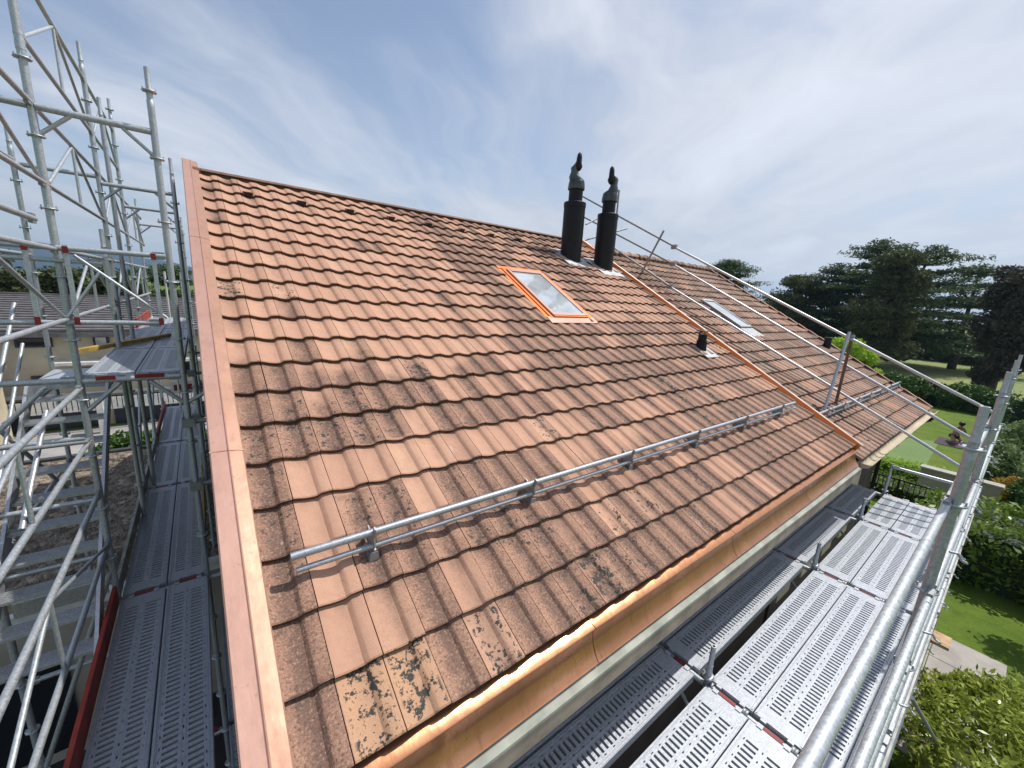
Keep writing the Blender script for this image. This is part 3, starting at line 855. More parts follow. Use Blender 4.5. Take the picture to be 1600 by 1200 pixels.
# half round gutter and pale fascia board, brackets, downpipe
m = MB(); n = 9; gy, gz, gr = N_OY - .075, N_OZ - .03, .065
pr = [(gy + gr * math.cos(math.pi + math.pi * i / (n - 1)), gz + gr * math.sin(math.pi + math.pi * i / (n - 1))) for i in range(n)]
x0, x1 = N_OX + .06, N_OX + NW + .05
m.add([(x0, a, b) for a, b in pr] + [(x1, a, b) for a, b in pr], [(i, i + 1, n + i + 1, n + i) for i in range(n - 1)], True)
m.add([(x0, a + (.003 if a < gy else -.003), b + .004) for a, b in pr] + [(x1, a + (.003 if a < gy else -.003), b + .004) for a, b in pr], [(i, n + i, n + i + 1, i + 1) for i in range(n - 1)], True)
m.add([(x1, a, b) for a, b in pr], [tuple(range(n))]); m.add([(x0, a, b) for a, b in pr], [tuple(reversed(range(n)))])
m.tube((x0, gy - gr, gz), (x1, gy - gr, gz), .009, n=8)
m.build('gutter', M_wall, NH)
m = MB(); m.box((N_OX - .1, N_OY + .01, N_OZ - .22), (x1 - .05, N_OY + .04, N_OZ - .02)); m.build('fascia_board', M_cornice, NH)
m = MB(); m.box((N_OX - .1, N_OY + .045, N_OZ - .24), (x1 - .2, 1.95, N_OZ - .215)); m.build('soffit', M_cornice, NH)
for k in range(9):
    xx = x0 + .3 + k * .8
    m = MB()
    for i in range(n - 1): 
        a, b = pr[i]; c, d = pr[i + 1]
        m.tube((xx, gy + (a - gy) * 1.12, gz + (b - gz) * 1.12), (xx, gy + (c - gy) * 1.12, gz + (d - gz) * 1.12), .006, n=5)
    m.build('gutter_bracket', M_galv_dk, NH)
m = MB(); m.path([(x1 - .12, gy, gz - .06), (x1 - .12, gy, gz - .22), (x1 - .3, gy + .5, gz - .5), (x1 - .3, 1.90, gz - .7), (x1 - .3, 1.90, GZ)], .045, 10); m.build('downpipe', M_black, NH)
# brown shutter and pale timber door on the front wall
for xx in (7.9, 9.15, 10.4, 11.65):
    m = MB(); m.box((xx, 1.90, -5.2), (xx + .62, 1.948, -2.68)); m.build('wall_panel', M_wall, NH)

# ---------------------------------------------------------------- scaffold helpers
TR = 0.0242


def ros_mesh():
    m = MB(); m.lathe((0, 0, 0), [(-.005, TR), (-.004, .050), (.004, .050), (.005, TR)], 8)
    for a in range(4):
        c, s = math.cos(a * math.pi / 2), math.sin(a * math.pi / 2)
        m.tube((c * .040, s * .040, -.012), (c * .040, s * .040, .024), .0045, n=5)
    me = m.mesh('rosette', M_galv); return me


ME_ROS = ros_mesh()


def standard(parent, x, y, z0, z1, zros, spigot=True, mat=None, r=TR):
    mat = mat or M_galv
    m = MB(); zt = z1
    prof = [(0, .0)]
    if spigot: prof = [(0, r), (z1 - z0 - .30, r), (z1 - z0 - .295, r * 1.02), (z1 - z0 - .24, r * 1.02), (z1 - z0 - .235, r * .88), (z1 - z0 - .19, r * .88), (z1 - z0 - .185, r * 1.0), (z1 - z0 - .17, r * .80), (z1 - z0, r * .78), (z1 - z0, r * .5), (z1 - z0 - .05, r * .5)]
    else: prof = [(0, r), (z1 - z0, r), (z1 - z0, r * .8), (z1 - z0 - .05, r * .8)]
    m.lathe((x, y, z0), prof, 16)
    o = m.build('standard', mat, parent, org=(x, y, z0), sharp=35)
    for z in zros:
        if z0 < z < z1 - .1:
            place('rosette', ME_ROS, o, (x, y, z), (0, 0, 0))
    # collars where the tubes join
    k = z0 + 2.0
    while k < z1 - .4:
        m = MB(); m.lathe((x, y, k), [(0, r), (.001, r * 1.10), (.05, r * 1.10), (.051, r * 1.01), (.09, r * 1.01), (.091, r * 1.08), (.11, r * 1.08), (.111, r)], 14)
        m.build('joint_collar', mat, o, org=(x, y, z0), sharp=35)
        k += 2.0
    return o


def wedge(m, p):
    m.box((p[0] - .018, p[1] - .03, p[2] - .03), (p[0] + .018, p[1] + .03, p[2] + .035))


def ledger(name, parent, p1, p2, r=TR, mat=None, heads=True, red=False):
    m = MB(); m.tube(p1, p2, r, n=14)
    o = m.build(name, mat or M_galv, parent, org=p1)
    if heads:
        d = (Vector(p2) - Vector(p1)).normalized()
        for p in (Vector(p1) + d * .045, Vector(p2) - d * .045):
            a = Vector((abs(d.x) * .026 + .013, abs(d.y) * .026 + .013, .031)); h = MB(); h.box(p - a, p + a)
            h.build('wedge_head', M_galv_dk if not red else M_red, o, org=p1)
    return o


def plank_mesh(L, W=.32, slots=True):
    """steel deck: perforated top with real slots, ribs and side channels. local x along, y across"""
    m = MB(); H = .07
    pitch = .0455; n = int((L - .26) / pitch); x_start = (L - n * pitch) / 2
    ys = [0.0, .022, .026, .040, .048, .056, .132, .1365, .1485, .153, .229]
    # rows of slots (each .076 long) and small round-ish holes between them
    yb = [.030, .038, .046, .054, .128, .136, .140, W / 2 - .006, W / 2 + .006]
    half = [.034, .042, .050, .130, .138, .146]
    y_div = [.0, .034, .041, .052, .133, .156, .164, .187, .268, .279, .286, W] if W > .3 else [.0, .020, .027, .034, .092, .098, .104, .108, .158, .164, .170, W]
    solid = []
    V = []; F = []
    xs = [0.0]
    for k in range(n):
        a = x_start + k * pitch
        xs += [a + .008, a + .029]
    xs.append(L)
    ny, nx = len(y_div), len(xs)
    for x in xs:
        for y in y_div: V.append((x, y, 0))
    for i in range(nx - 1):
        hole_col = (i % 2 == 1) and i < nx - 1
        for j in range(ny - 1):
            if slots and hole_col and j in (3, 7): continue
            if slots and hole_col and j in (1, 5, 9) and (i // 2) % 2 == 0: continue
            F.append((i * ny + j, (i + 1) * ny + j, (i + 1) * ny + j + 1, i * ny + j + 1))
    m.add(V, F)
    t = .003
    # slot rims turned down
    if slots:
        for i in range(1, nx - 1, 2):
            for j in (3, 7):
                a, b, c, d = xs[i], xs[i + 1], y_div[j], y_div[j + 1]
                m.add([(a, c, 0), (b, c, 0), (b, d, 0), (a, d, 0), (a, c, -.024), (b, c, -.024), (b, d, -.024), (a, d, -.024)], [(0, 4, 5, 1), (1, 5, 6, 2), (2, 6, 7, 3), (3, 7, 4, 0)])
    # raised ribs along both edges and centre bead
    for y in (.004, W - .016):
        m.box((0.01, y, .0005), (L - .01, y + .012, .006))
    if W > .3:
        m.box((.03, W / 2 - .0135, .0005), (L - .03, W / 2 - .0075, .003)); m.box((.03, W / 2 + .0075, .0005), (L - .03, W / 2 + .0135, .003))
    for y in (.019, W - .024): m.box((.012, y, .0005), (L - .012, y + .004, .004))
    # side channels and ends
    m.box((0, 0, -H), (L, t, -.0005)); m.box((0, W - t, -H), (L, W, -.0005))
    m.box((0, t, -H), (L, .03, -H + t)); m.box((0, W - .03, -H), (L, W - t, -H + t))
    m.box((0, t, -.05), (t, W - t, -.0005)); m.box((L - t, t, -.05), (L, W - t, -.0005))
    # hooks
    for x in (-.028, L - .012):
        for y in (.05, W - .09): m.box((x, y, -.012), (x + .04, y + .04, .008))
    return m.mesh('deck_plank', M_deck)


_pl = {}


def plank(parent, x, y, z, L, W=.32, along='x', name='deck_plank', tilt=0.0):
    key = (round(L, 3), W)
    if key not in _pl: _pl[key] = plank_mesh(L, W)
    rot = (0, 0, 0) if along == 'x' else (0, 0, math.pi / 2)
    o = place(name, _pl[key], parent, (x, y, z + random.uniform(-.002, .002)), rot)
    # red painted end strips
    return o


def red_strip(parent, a, b):
    m = MB(); m.box(a, b); m.build('red_mark', M_red, parent)


# ---------------------------------------------------------------- eaves scaffold (right)
SE = thing('eaves_scaffold', (3.06, .09, GZ), 'galvanised scaffold with slotted steel deck running along the eaves gutter', 'scaffold')
XB = [-0.01, 3.06, 5.64, 7.70, 9.28]
DZ = -3.0
zr_all = [-6.0, -5.5, -5.0, -4.5, -4.0, -3.5, -2.95, -2.45, -1.95, -1.45, -.93, -.62]
for i, x in enumerate(XB):
    if i: standard(SE, x, .085, GZ, -.40, zr_all)
    else: standard(SE, x, .085, GZ, -3.02, zr_all, False)
    standard(SE, x, 1.07, GZ, (-2.66 if i < 4 else -2.44), zr_all, True)
    # transom with bracket arm under the decks
    ledger('transom', SE, (x, .11, DZ - .045), (x, 1.05, DZ - .045))
    ledger('bracket_arm', SE, (x, 1.09, DZ - .045), (x, 1.60, DZ - .045), heads=False)
    ledger('transom', SE, (x, .11, -5.0), (x, 1.05, -5.0))
    m = MB(); m.tube((x, 1.09, -3.45), (x, 1.50, -3.07), .016, n=10); m.build('bracket_brace', M_galv, SE)
    # couplings: pairs of hooks around the transom
    for y in (.43, .45, .76, .78, 1.03):
        m = MB(); m.lathe((x, y, DZ - .03), [(-.012, .034), (-.008, .038), (.008, .038), (.012, .034)], 12, ax=(0, 1, 0)); m.build('hook_clip', M_galv_dk, SE, org=(x, y, DZ - .03))
    for a, b in ((.53, .66), (.86, .99)):
        red_strip(SE, (x - .028, a - .02, DZ - .024), (x + .006, b - .02, DZ - .010))
    red_strip(SE, (x - .028, 1.24, DZ - .024), (x + .006, 1.36, DZ - .010))
for i in range(4):
    x0, x1 = XB[i], XB[i + 1]; L = x1 - x0 - .085
    for z, yy in ((-.93, .109), (-1.45, .067), (-1.95, .070), (-2.45, .056)):
        ledger('guard_rail', SE, (x0 + .02, yy, z), (x1 - .02, yy, z), r=.0185)
    ledger('ledger', SE, (x0 + .02, .085, -3.05), (x1 - .02, .085, -3.05)); ledger('ledger', SE, (x0 + .02, .085, -5.0), (x1 - .02, .085, -5.0))
    ledger('ledger', SE, (x0 + .02, 1.07, -5.0), (x1 - .02, 1.07, -5.0))
    plank(SE, x0 + .042, .735, DZ, L); plank(SE, x0 + .042, .405, DZ, L)
    plank(SE, x0 + .042, .20, DZ, L, .19)
    plank(SE, x0 + .042, 1.16, DZ, L)
    plank(SE, x0 + .042, 1.50, DZ, L, .19)
    # lower lift, in shade
    plank(SE, x0 + .042, .735, -5.0, L); plank(SE, x0 + .042, .405, -5.0, L)
    # smooth gap cover beside the posts, and toe board outside
    m = MB(); m.box((x0 + .05, .118, DZ - .012), (x1 - .05, .194, DZ - .004)); m.build('gap_cover', M_alu, SE)
    m = MB(); m.box((x0 + .03, .030, DZ - .02), (x1 - .03, .056, DZ + .13)); tb = m.build('toe_board', M_greyw, SE)
    for xx in (x0 + .03, x1 - .13):
        m = MB(); m.box((xx, .027, DZ - .022), (xx + .10, .0295, DZ + .132)); m.build('red_end', M_red, tb)
# end rail across the far end and diagonal brace to the garden
ledger('guard_rail', SE, (9.28, .11, -2.5), (9.28, 1.05, -2.5), mat=M_alu)
tube('diagonal_brace', (5.70, .03, -3.95), (8.3, -.55, GZ), .022, M_galv, SE)
for i in range(1, 3):
    tube('diagonal_brace', (XB[i], .05, -4.9), (XB[i + 1], .05, -3.1), .02, M_galv, SE)
# swivel couplers on the outside of the posts
for x in XB[1:]:
    for z in (-1.2, -1.7, -2.2, -2.75, -3.3, -3.8, -4.3):
        m = MB(); m.path([(x - .035, .05, z + .02), (x - .02, .02, z + .02), (x + .03, .02, z), (x + .045, .0, z - .035), (x + .02, -.02, z - .03)], .0065, 6)
        m.build('hook_pin', M_galv, SE)
tag(MB().box((5.50, -.10, -3.13), (5.72, .028, -3.10)).build('board', M_wood), 'pale board end sticking out beyond the outer post above the lawn', 'board')

# ---------------------------------------------------------------- sloping guard tubes over the neighbouring roof
SG = thing('roof_edge_guard', (9.28, .25, -1.3), 'three sloping guard tubes rising over the darker roof on the right', 'guard rail')
gxx = 9.28
def gl(name, p1, p2, r=.0242, mat=None):
    return tube(name, p1, p2, r, mat or M_alu, SG, 14)
gl('sloping_tube', (gxx, .13, -1.30), (gxx, 5.82, 1.41)); gl('sloping_tube', (gxx, 5.72, 1.375), (gxx, 9.6, 3.31), .0235, M_galv_dk)
gl('sloping_tube', (gxx, .13, -1.82), (gxx, 5.79, 1.01)); gl('sloping_tube', (gxx, 5.69, .97), (gxx, 9.7, 2.80), .0235, M_galv_dk)
gl('sloping_tube', (gxx, .13, -2.30), (gxx, 5.79, .47)); gl('sloping_tube', (gxx, 5.69, .43), (gxx, 7.6, 1.46), .0235, M_galv_dk)
for p in ((gxx, 5.79, 1.40), (gxx, 5.76, 1.0), (gxx, 5.76, .46), (gxx + .03, 2.05, -.38)):
    m = MB(); m.box((p[0] - .04, p[1] - .06, p[2] - .05), (p[0] + .04, p[1] + .06, p[2] + .05)); m.tube((p[0] - .07, p[1] - .03, p[2] + .02), (p[0] + .07, p[1] - .03, p[2] + .02), .016, n=8); m.tube((p[0] - .07, p[1] + .03, p[2] - .02), (p[0] + .07, p[1] + .03, p[2] - .02), .016, n=8)
    m.build('coupler', M_galv_dk, SG)
gl('prop', (gxx - .05, 2.06, -.28), (8.42, 1.97, -1.60), .024, M_rail)
gl('prop', (gxx + .05, 2.03, -.30), (9.12, 1.99, -1.60), .024, M_brownpole)
gl('cross_post', (gxx - .05, 6.10, 1.80), (gxx - .05, 6.66, .66), .024, M_galv_dk)
gl('cross_post', (9.2, 7.6, 2.95), (9.24, 7.6, 1.05), .024, M_galv_dk)
gl('brace_tube', (8.6, 8.2, 1.62), (10.2, 7.97, 2.15), .022, M_galv_dk); gl('brace_tube', (8.2, 7.75, 1.95), (9.3, 7.75, 2.5), .022, M_galv_dk)

# ---------------------------------------------------------------- gable scaffold (left)
SG2 = thing('gable_scaffold', (-.18, 4.75, GZ), 'tall galvanised scaffold with bluish walkway beside the copper verge', 'scaffold')
YB = [1.70, 4.75, 7.30, 9.35, 12.1]
XI, XO = -.18, -.85
zl = [round(-6.05 + .5 * k, 3) for k in range(18)]
standard(SG2, XI, 4.75, GZ, 1.62, zl); standard(SG2, XO, 4.75, GZ, 3.2, zl)
standard(SG2, XI + .03, 7.30, GZ, 1.50, zl, mat=M_galv); standard(SG2, XO, 7.30, GZ, 2.55, zl)
standard(SG2, XO + .09, 7.42, GZ, 2.05, [])
standard(SG2, XI, 9.35, GZ, 1.2, zl); standard(SG2, XO, 9.35, GZ, 2.60, zl)
standard(SG2, XI, 12.1, GZ, 1.3, zl); standard(SG2, XO - .05, 12.1, GZ, 1.55, zl)
standard(SG2, -.79, 6.42, GZ, .46, zl)
standard(SG2, .06, 4.9, GZ, -1.2, [], False); standard(SG2, .10, 7.3, GZ, -.2, [], False); standard(SG2, .06, 9.35, GZ, .3, [], False)
standard(SG2, XO, 1.70, GZ, 1.0, zl); standard(SG2, XI, 1.70, GZ, -3.02, [], False)
# walkway decks at two levels
for k in range(4):
    y0, y1 = YB[k], YB[k + 1]; L = y1 - y0 - .085
    for zz, xoffs in ((DZ, (XO + .345, XO + .675)), (-5.0, (XO + 1.02,))):
        for xx in xoffs: plank(SG2, xx, y0 + .042, zz, L, .32, 'y')
    plank(SG2, .145, y0 + .042, DZ - .02, L, .19, 'y')
    m = MB(); m.box((.155, y0 + .05, DZ - .09), (.30, y1 - .05, DZ - .02)); m.build('edge_channel', M_deck, SG2)
    for zz in (DZ, -5.0):
        ledger('transom', SG2, (XO + .02, y0, zz - .045), (XI - .02, y0, zz - .045))
        red_strip(SG2, (XO + .10, y0 - .028, zz - .012), (XO + .26, y0 + .028, zz - .002)); red_strip(SG2, (XO + .42, y0 - .028, zz - .012), (XO + .60, y0 + .028, zz - .002))
    ledger('bracket_arm', SG2, (XI + .02, y0, DZ - .06), (.34, y0, DZ - .06), heads=False)
    if k: 
        for z in (-2.0, -1.35):
            m = MB(); m.tube((XI - .05, y0, z), (.30, y0 + .02, z), .024, n=12); t_ = m.build('wall_tie', M_galv_dk, SG2)
            m = MB(); m.box((XI - .05, y0 - .05, z - .04), (XI + .05, y0 + .05, z + .04)); m.tube((XI + .03, y0 - .07, z + .03), (XI + .03, y0 + .07, z + .03), .014, n=8); m.build('coupler', M_galv_dk, t_)
    # toe boards on the outer edge
    m = MB(); m.box((XO - .015, y0 + .05, DZ - .01), (XO + .012, y1 - .05, DZ + (.17 if k == 0 else .15))); m.build('toe_board', M_redw if k in (0, 3) else M_greyw, SG2)
m = MB(); m.box((XI - .02, 4.85, DZ - .01), (XI + .005, 7.2, DZ + .16)); m.build('toe_board', M_yel, SG2)
m = MB(); m.box((XI - .02, 7.45, DZ - .01), (XI + .005, 9.3, DZ + .16)); m.build('toe_board', M_yel, SG2)
# end board with red and white stripes
m = MB(); m.box((-.72, 12.14, -2.72), (-.0, 12.165, -2.42)); eb = m.build('end_board', M_white, SG2)
for a in (-.66, -.40, -.14):
    m = MB(); m.box((a, 12.133, -2.64), (a + .18, 12.1385, -2.50)); m.build('red_mark', M_red, eb)

# longitudinal rails and lattice guards on the outer face
def lattice(y0, y1, zt, zb, x=XO, r=.017, parent=SG2):
    ledger('guard_rail', parent, (x, y0 + .03, zt), (x, y1 - .03, zt), .0185)
    ledger('guard_rail', parent, (x, y0 + .03, zb), (x, y1 - .03, zb), .0175)
    ym = (y0 + y1) / 2 - .03
    tube('lattice_bar', (x, ym - .04, zt - .02), (x, y0 + .12, zb + .02), .013, M_galv, parent, 8)
    tube('lattice_bar', (x, ym + .0, zt - .02), (x, ym, zb + .02), .012, M_galv, parent, 8)
    tube('lattice_bar', (x, ym + .04, zt - .02), (x, y1 - .12, zb + .02), .013, M_galv, parent, 8)


for (a, b) in ((1.70, 4.75), (4.75, 7.30), (7.30, 9.35), (9.35, 12.1)):
    levels = [(1.17, .63), (.155, -.38)]
    if a < 5: levels += [(-.95, -1.41)] if a < 2 else []
    if a < 2: levels += [(-1.90, -2.40)]
    if a > 4 and a < 9: levels += [(2.16, 1.61)]
    for zt, zb in levels: lattice(a, b, zt, zb)
ledger('guard_rail', SG2, (XO, 1.73, .32 + .02), (XO, 4.3, .33), .02)
# transoms with corner gussets at each frame
for y, z, xa, xb in ((4.75, 1.15, XO, XI), (7.30, 1.06, XO, XI + .03), (9.35, 1.06, XO, XI), (12.1, 1.05, XO - .05, XI)):
    ledger('transom', SG2, (xa + .02, y, z), (xb - .02, y, z), .0242, heads=False)
    tube('gusset', (xa + .01, y, z - .19), (xa + .19, y, z - .02), .014, M_galv, SG2, 10)
    tube('gusset', (xb - .01, y, z - .19), (xb - .19, y, z - .02), .014, M_galv, SG2, 10)
# end guard frame across y = 4.75
ledger('guard_rail', SG2, (-1.5, 4.70, .165), (XI - .02, 4.70, .165), .021)
ledger('guard_rail', SG2, (-1.5, 4.72, .075), (-.60, 4.72, .07), .018)
ledger('guard_rail', SG2, (-1.5, 4.70, -.405), (-.28, 4.70, -.405), .021)
for x in (-.28, -.79, -1.0):
    m = MB(); m.box((x - .014, 4.672, -.42), (x + .014, 4.692, .19)); fr = m.build('frame_upright', M_galv, SG2)
    m = MB(); m.box((x - .0165, 4.668, -.42), (x + .0165, 4.6715, -.36)); m.build('red_mark', M_red, fr)
    m = MB(); m.box((x - .0165, 4.668, .13), (x + .0165, 4.6715, .18)); m.build('red_mark', M_red, fr)
tube('gusset', (-.84, 4.68, -.36), (-.62, 4.68, .0), .012, M_galv, SG2, 8)
tube('diagonal_brace', (-.75, 4.69, .12), (-.24, 4.69, -.36), .012, M_galv, SG2, 8)
# upper platform at z = -.85
UZ = -.85
for (a, b) in ((4.75, 6.40), (6.40, 8.80), (8.80, 11.2)):
    L = b - a - .06
    plank(SG2, XO + .335, a + .03, UZ, L, .32, 'y'); plank(SG2, XO + .665, a + .03, UZ, L, .32, 'y')
    ledger('transom', SG2, (XO + .02, a, UZ - .045), (XI - .02, a, UZ - .045))
red_strip(SG2, (XO + .10, 4.715, UZ - .040), (XO + .22, 4.722, UZ - .005)); red_strip(SG2, (XO + .34, 4.715, UZ - .040), (XO + .54, 4.722, UZ - .005))
for s in (1, -1):
    xa = XO if s > 0 else XI
    m = MB(); m.tube((xa + s * .02, 4.75, UZ - .30), (xa + s * .24, 4.75, UZ - .075), .018, n=10); m.build('gusset', M_galv, SG2)
m = MB(); m.tube((XI + .02, 4.75, UZ - .30), (.10, 4.75, UZ - .14), .018, n=10); m.build('gusset', M_galv, SG2)
m = MB(); m.box((XO - .01, 8.9, UZ), (XO + .015, 11.2, UZ + .15)); m.build('toe_board', M_redw, SG2)
tag(MB().add([(-1.10, 6.02, UZ + .012), (-.40, 7.55, UZ + .012), (-.36, 7.50, UZ + .012), (-1.05, 5.98, UZ + .012), (-1.10, 6.02, UZ + .055), (-.40, 7.55, UZ + .055), (-.36, 7.50, UZ + .055), (-1.05, 5.98, UZ + .055)],
     [(0, 1, 2, 3), (4, 7, 6, 5), (0, 4, 5, 1), (1, 5, 6, 2), (2, 6, 7, 3), (3, 7, 4, 0)]).build('timber_beam', M_yel), 'yellow timber lying askew across the upper scaffold platform', 'beam')
# far white ladder frame and rails beyond
for x in (-.55, -.28): tube('ladder_rail', (x, 11.6, -3.0), (x, 11.6, .1), .02, M_white, SG2, 10)
for z in (-.1, -.95, -1.5): tube('ladder_rung', (-.55, 11.6, z), (-.28, 11.6, z), .016, M_white, SG2, 8)
for i, (ya, za, yb, zb) in enumerate(((7.3, -2.9, 9.35, -.9), (9.35, -2.9, 12.1, -.9), (4.75, -4.9, 7.3, -3.1), (7.3, -4.9, 9.35, -3.1))):
    tube('diagonal_brace', (XO - .03, ya, za), (XO - .03, yb, zb), .019, M_galv, SG2, 10)

# ---------------------------------------------------------------- stair tower
ST_ = thing('stair_tower', (-1.52, 4.75, GZ), 'scaffold stair tower with aluminium treads descending left of the walkway', 'stair tower')
XT = -1.52
for y, zt in ((4.75, 1.9), (7.30, 1.54), (2.0, 1.2)):
    standard(ST_, XT, y, GZ, zt, zl)
ledger('transom', ST_, (XT + .02, 7.30, 1.13), (XO - .02, 7.30, 1.13), heads=False); ledger('transom', ST_, (XT + .02, 4.75, 1.15), (XO - .02, 4.75, 1.15), heads=False)
tube('gusset', (XT + .02, 4.75, .95), (XT + .2, 4.75, 1.13), .014, M_galv, ST_, 8)
for z in (-.885, -1.39, -1.96, -2.51, -3.06, -3.56, -4.9):
    ledger('transom', ST_, (XT + .02, 4.75, z), (XO - .02, 4.75, z), .0235 if z > -1.5 else .021)
m = MB(); m.box((XT + .05, 4.735, -2.90), (XO - .05, 4.765, -2.76)); m.build('toe_board', M_alu, ST_)
tube('diagonal_brace', (XO - .02, 4.74, -2.70), (XT + .03, 4.74, -4.48), .021, M_galv, ST_, 12)
tube('diagonal_brace', (-1.34, 4.73, -1.27), (-1.04, 4.73, -.92), .019, M_galv, ST_, 10)
tube('diagonal_brace', (XT, 4.80, -.9), (XT, 7.25, -2.9), .019, M_galv, ST_, 10)
for (a, b) in ((2.0, 4.75), (4.75, 7.30)):
    for z in (1.17, .155, -1.41, -2.4, -3.4): ledger('guard_rail', ST_, (XT, a + .03, z), (XT, b - .03, z), .019)
# flight of stairs
def flight(x0, x1, ya, za, yb, zb, n, lab):
    d = Vector((0, yb - ya, zb - za)).normalized(); nrm = Vector((0, -d.z, d.y))
    for x in (x0, x1 - .025):
        m = MB(); p, q = Vector((x, ya, za)), Vector((x, yb, zb)); w_ = Vector((.025, 0, 0)); h_ = nrm * .075
        m.hexa([p - h_, p - h_ + w_, q - h_ + w_, q - h_, p + h_, p + h_ + w_, q + h_ + w_, q + h_]); m.build('stringer', M_alu, ST_)
    for k in range(n):
        t = (k + .5) / n; y = ya + (yb - ya) * t; z = za + (zb - za) * t
        m = MB(); m.box((x0 + .026, y - .085, z - .028), (x1 - .026, y + .085, z - .005))
        for j in range(6): m.box((x0 + .03, y - .075 + j * .028, z - .0045), (x1 - .03, y - .065 + j * .028, z))
        m.build('tread', M_alu, ST_)


flight(-1.50, -.885, 6.25, -1.22, 4.05, -3.05, 10, '')
m = MB(); m.box((-1.50, 6.3, -1.26), (-.885, 7.25, -1.20)); m.build('landing', M_deck, ST_)
# inner stair guard frames with bright uprights
tube('stair_upright', (-.88, 3.92, -.93), (-.88, 3.15, -1.40), .014, M_alu, ST_, 10)
tube('stair_handrail', (-1.46, 6.2, -.35), (-1.46, 4.1, -2.1), .017, M_galv, ST_, 10)
tube('stair_handrail', (-1.46, 6.2, -.75), (-1.46, 4.1, -2.5), .015, M_galv, ST_, 10)
tag(MB().box((-2.6, 6.0, -3.60), (-1.28, 6.09, -3.42)).build('timber_beam', M_wood), 'raw orange timber beam at the left edge below the stair tower', 'beam')

# bristle brush lying at the foot of the copper eave
BR = thing('gutter_brush', (.80, 1.19, -2.31), 'black bristle brush with pale round cap below the copper eave', 'brush')
m = MB(); bc = Vector((.82, 1.15, -2.22))
m.tube(bc + Vector((0, 0, -.16)), bc + Vector((0, 0, .0)), .012, n=8); m.build('stem', M_galv_dk, BR)
m = MB()
for i in range(420):
    a = random.uniform(0, 6.28); e = random.uniform(-.5, .9); p = bc + Vector((0, 0, -random.uniform(0, .10)))
    m.tube(p, p + Vector((math.cos(a) * math.cos(e), math.sin(a) * math.cos(e), math.sin(e) * .55)) * random.uniform(.04, .056), .0014, .0007, n=3, cap=False)
m.build('bristles', M_black, BR)
m = MB(); m.lathe(bc + Vector((0, 0, -.0)), [(0.0, .004), (.0, .024), (.018, .026), (.028, .018), (.030, .002)], 16); m.build('cap', M_white, BR)

# ---------------------------------------------------------------- foliage helpers
def leaves(cent, size, nrm_bias, aspect=.5, rs=None):
    """quads at given centres; nrm_bias = (vec, weight)"""
    rs = rs or rng
    n = len(cent); d = rs.normal(size=(n, 3)); d += np.array(nrm_bias[0]) * nrm_bias[1]
    d /= np.linalg.norm(d, axis=1, keepdims=True)
    a = rs.normal(size=(n, 3)); a -= (a * d).sum(1, keepdims=True) * d; a /= np.linalg.norm(a, axis=1, keepdims=True)
    b = np.cross(d, a)
    s = size * rs.uniform(.6, 1.35, (n, 1))
    A = a * s * .5; B = b * s * .5 * aspect
    V = np.stack([cent - A, cent + B * .9 - A * .1, cent + A, cent - B * .9 - A * .1], 1).reshape(-1, 3)
    F = np.arange(n * 4).reshape(-1, 4)
    return V, F


def foliage(name, cents, size, mat, parent, bias=((0, 0, 1), .6), aspect=.5):
    V, F = leaves(cents, size, bias, aspect)
    org = np.array(wloc(parent)) if parent is not None else np.zeros(3)
    return place(name, np_mesh(name, V - org, F, mat), parent, tuple(org))


def blob_points(n, c, r, shell=.55, lump=.18, rs=None):
    rs = rs or rng
    d = rs.normal(size=(n, 3)); d /= np.linalg.norm(d, axis=1, keepdims=True)
    k = 1 + lump * (np.sin(d[:, 0] * 5.1 + c[0]) * np.sin(d[:, 1] * 4.3 + c[1] * 3) + np.sin(d[:, 2] * 6 + c[2]) * .6)
    rad = (shell + (1 - shell) * rs.uniform(0, 1, n) ** .5) * k
    return np.array(c) + d * rad[:, None] * np.array(r)


def trunk(name, pts, rad, parent, mat=None):
    return MB().path(pts, rad, 8).build(name, mat or M_bark, parent)


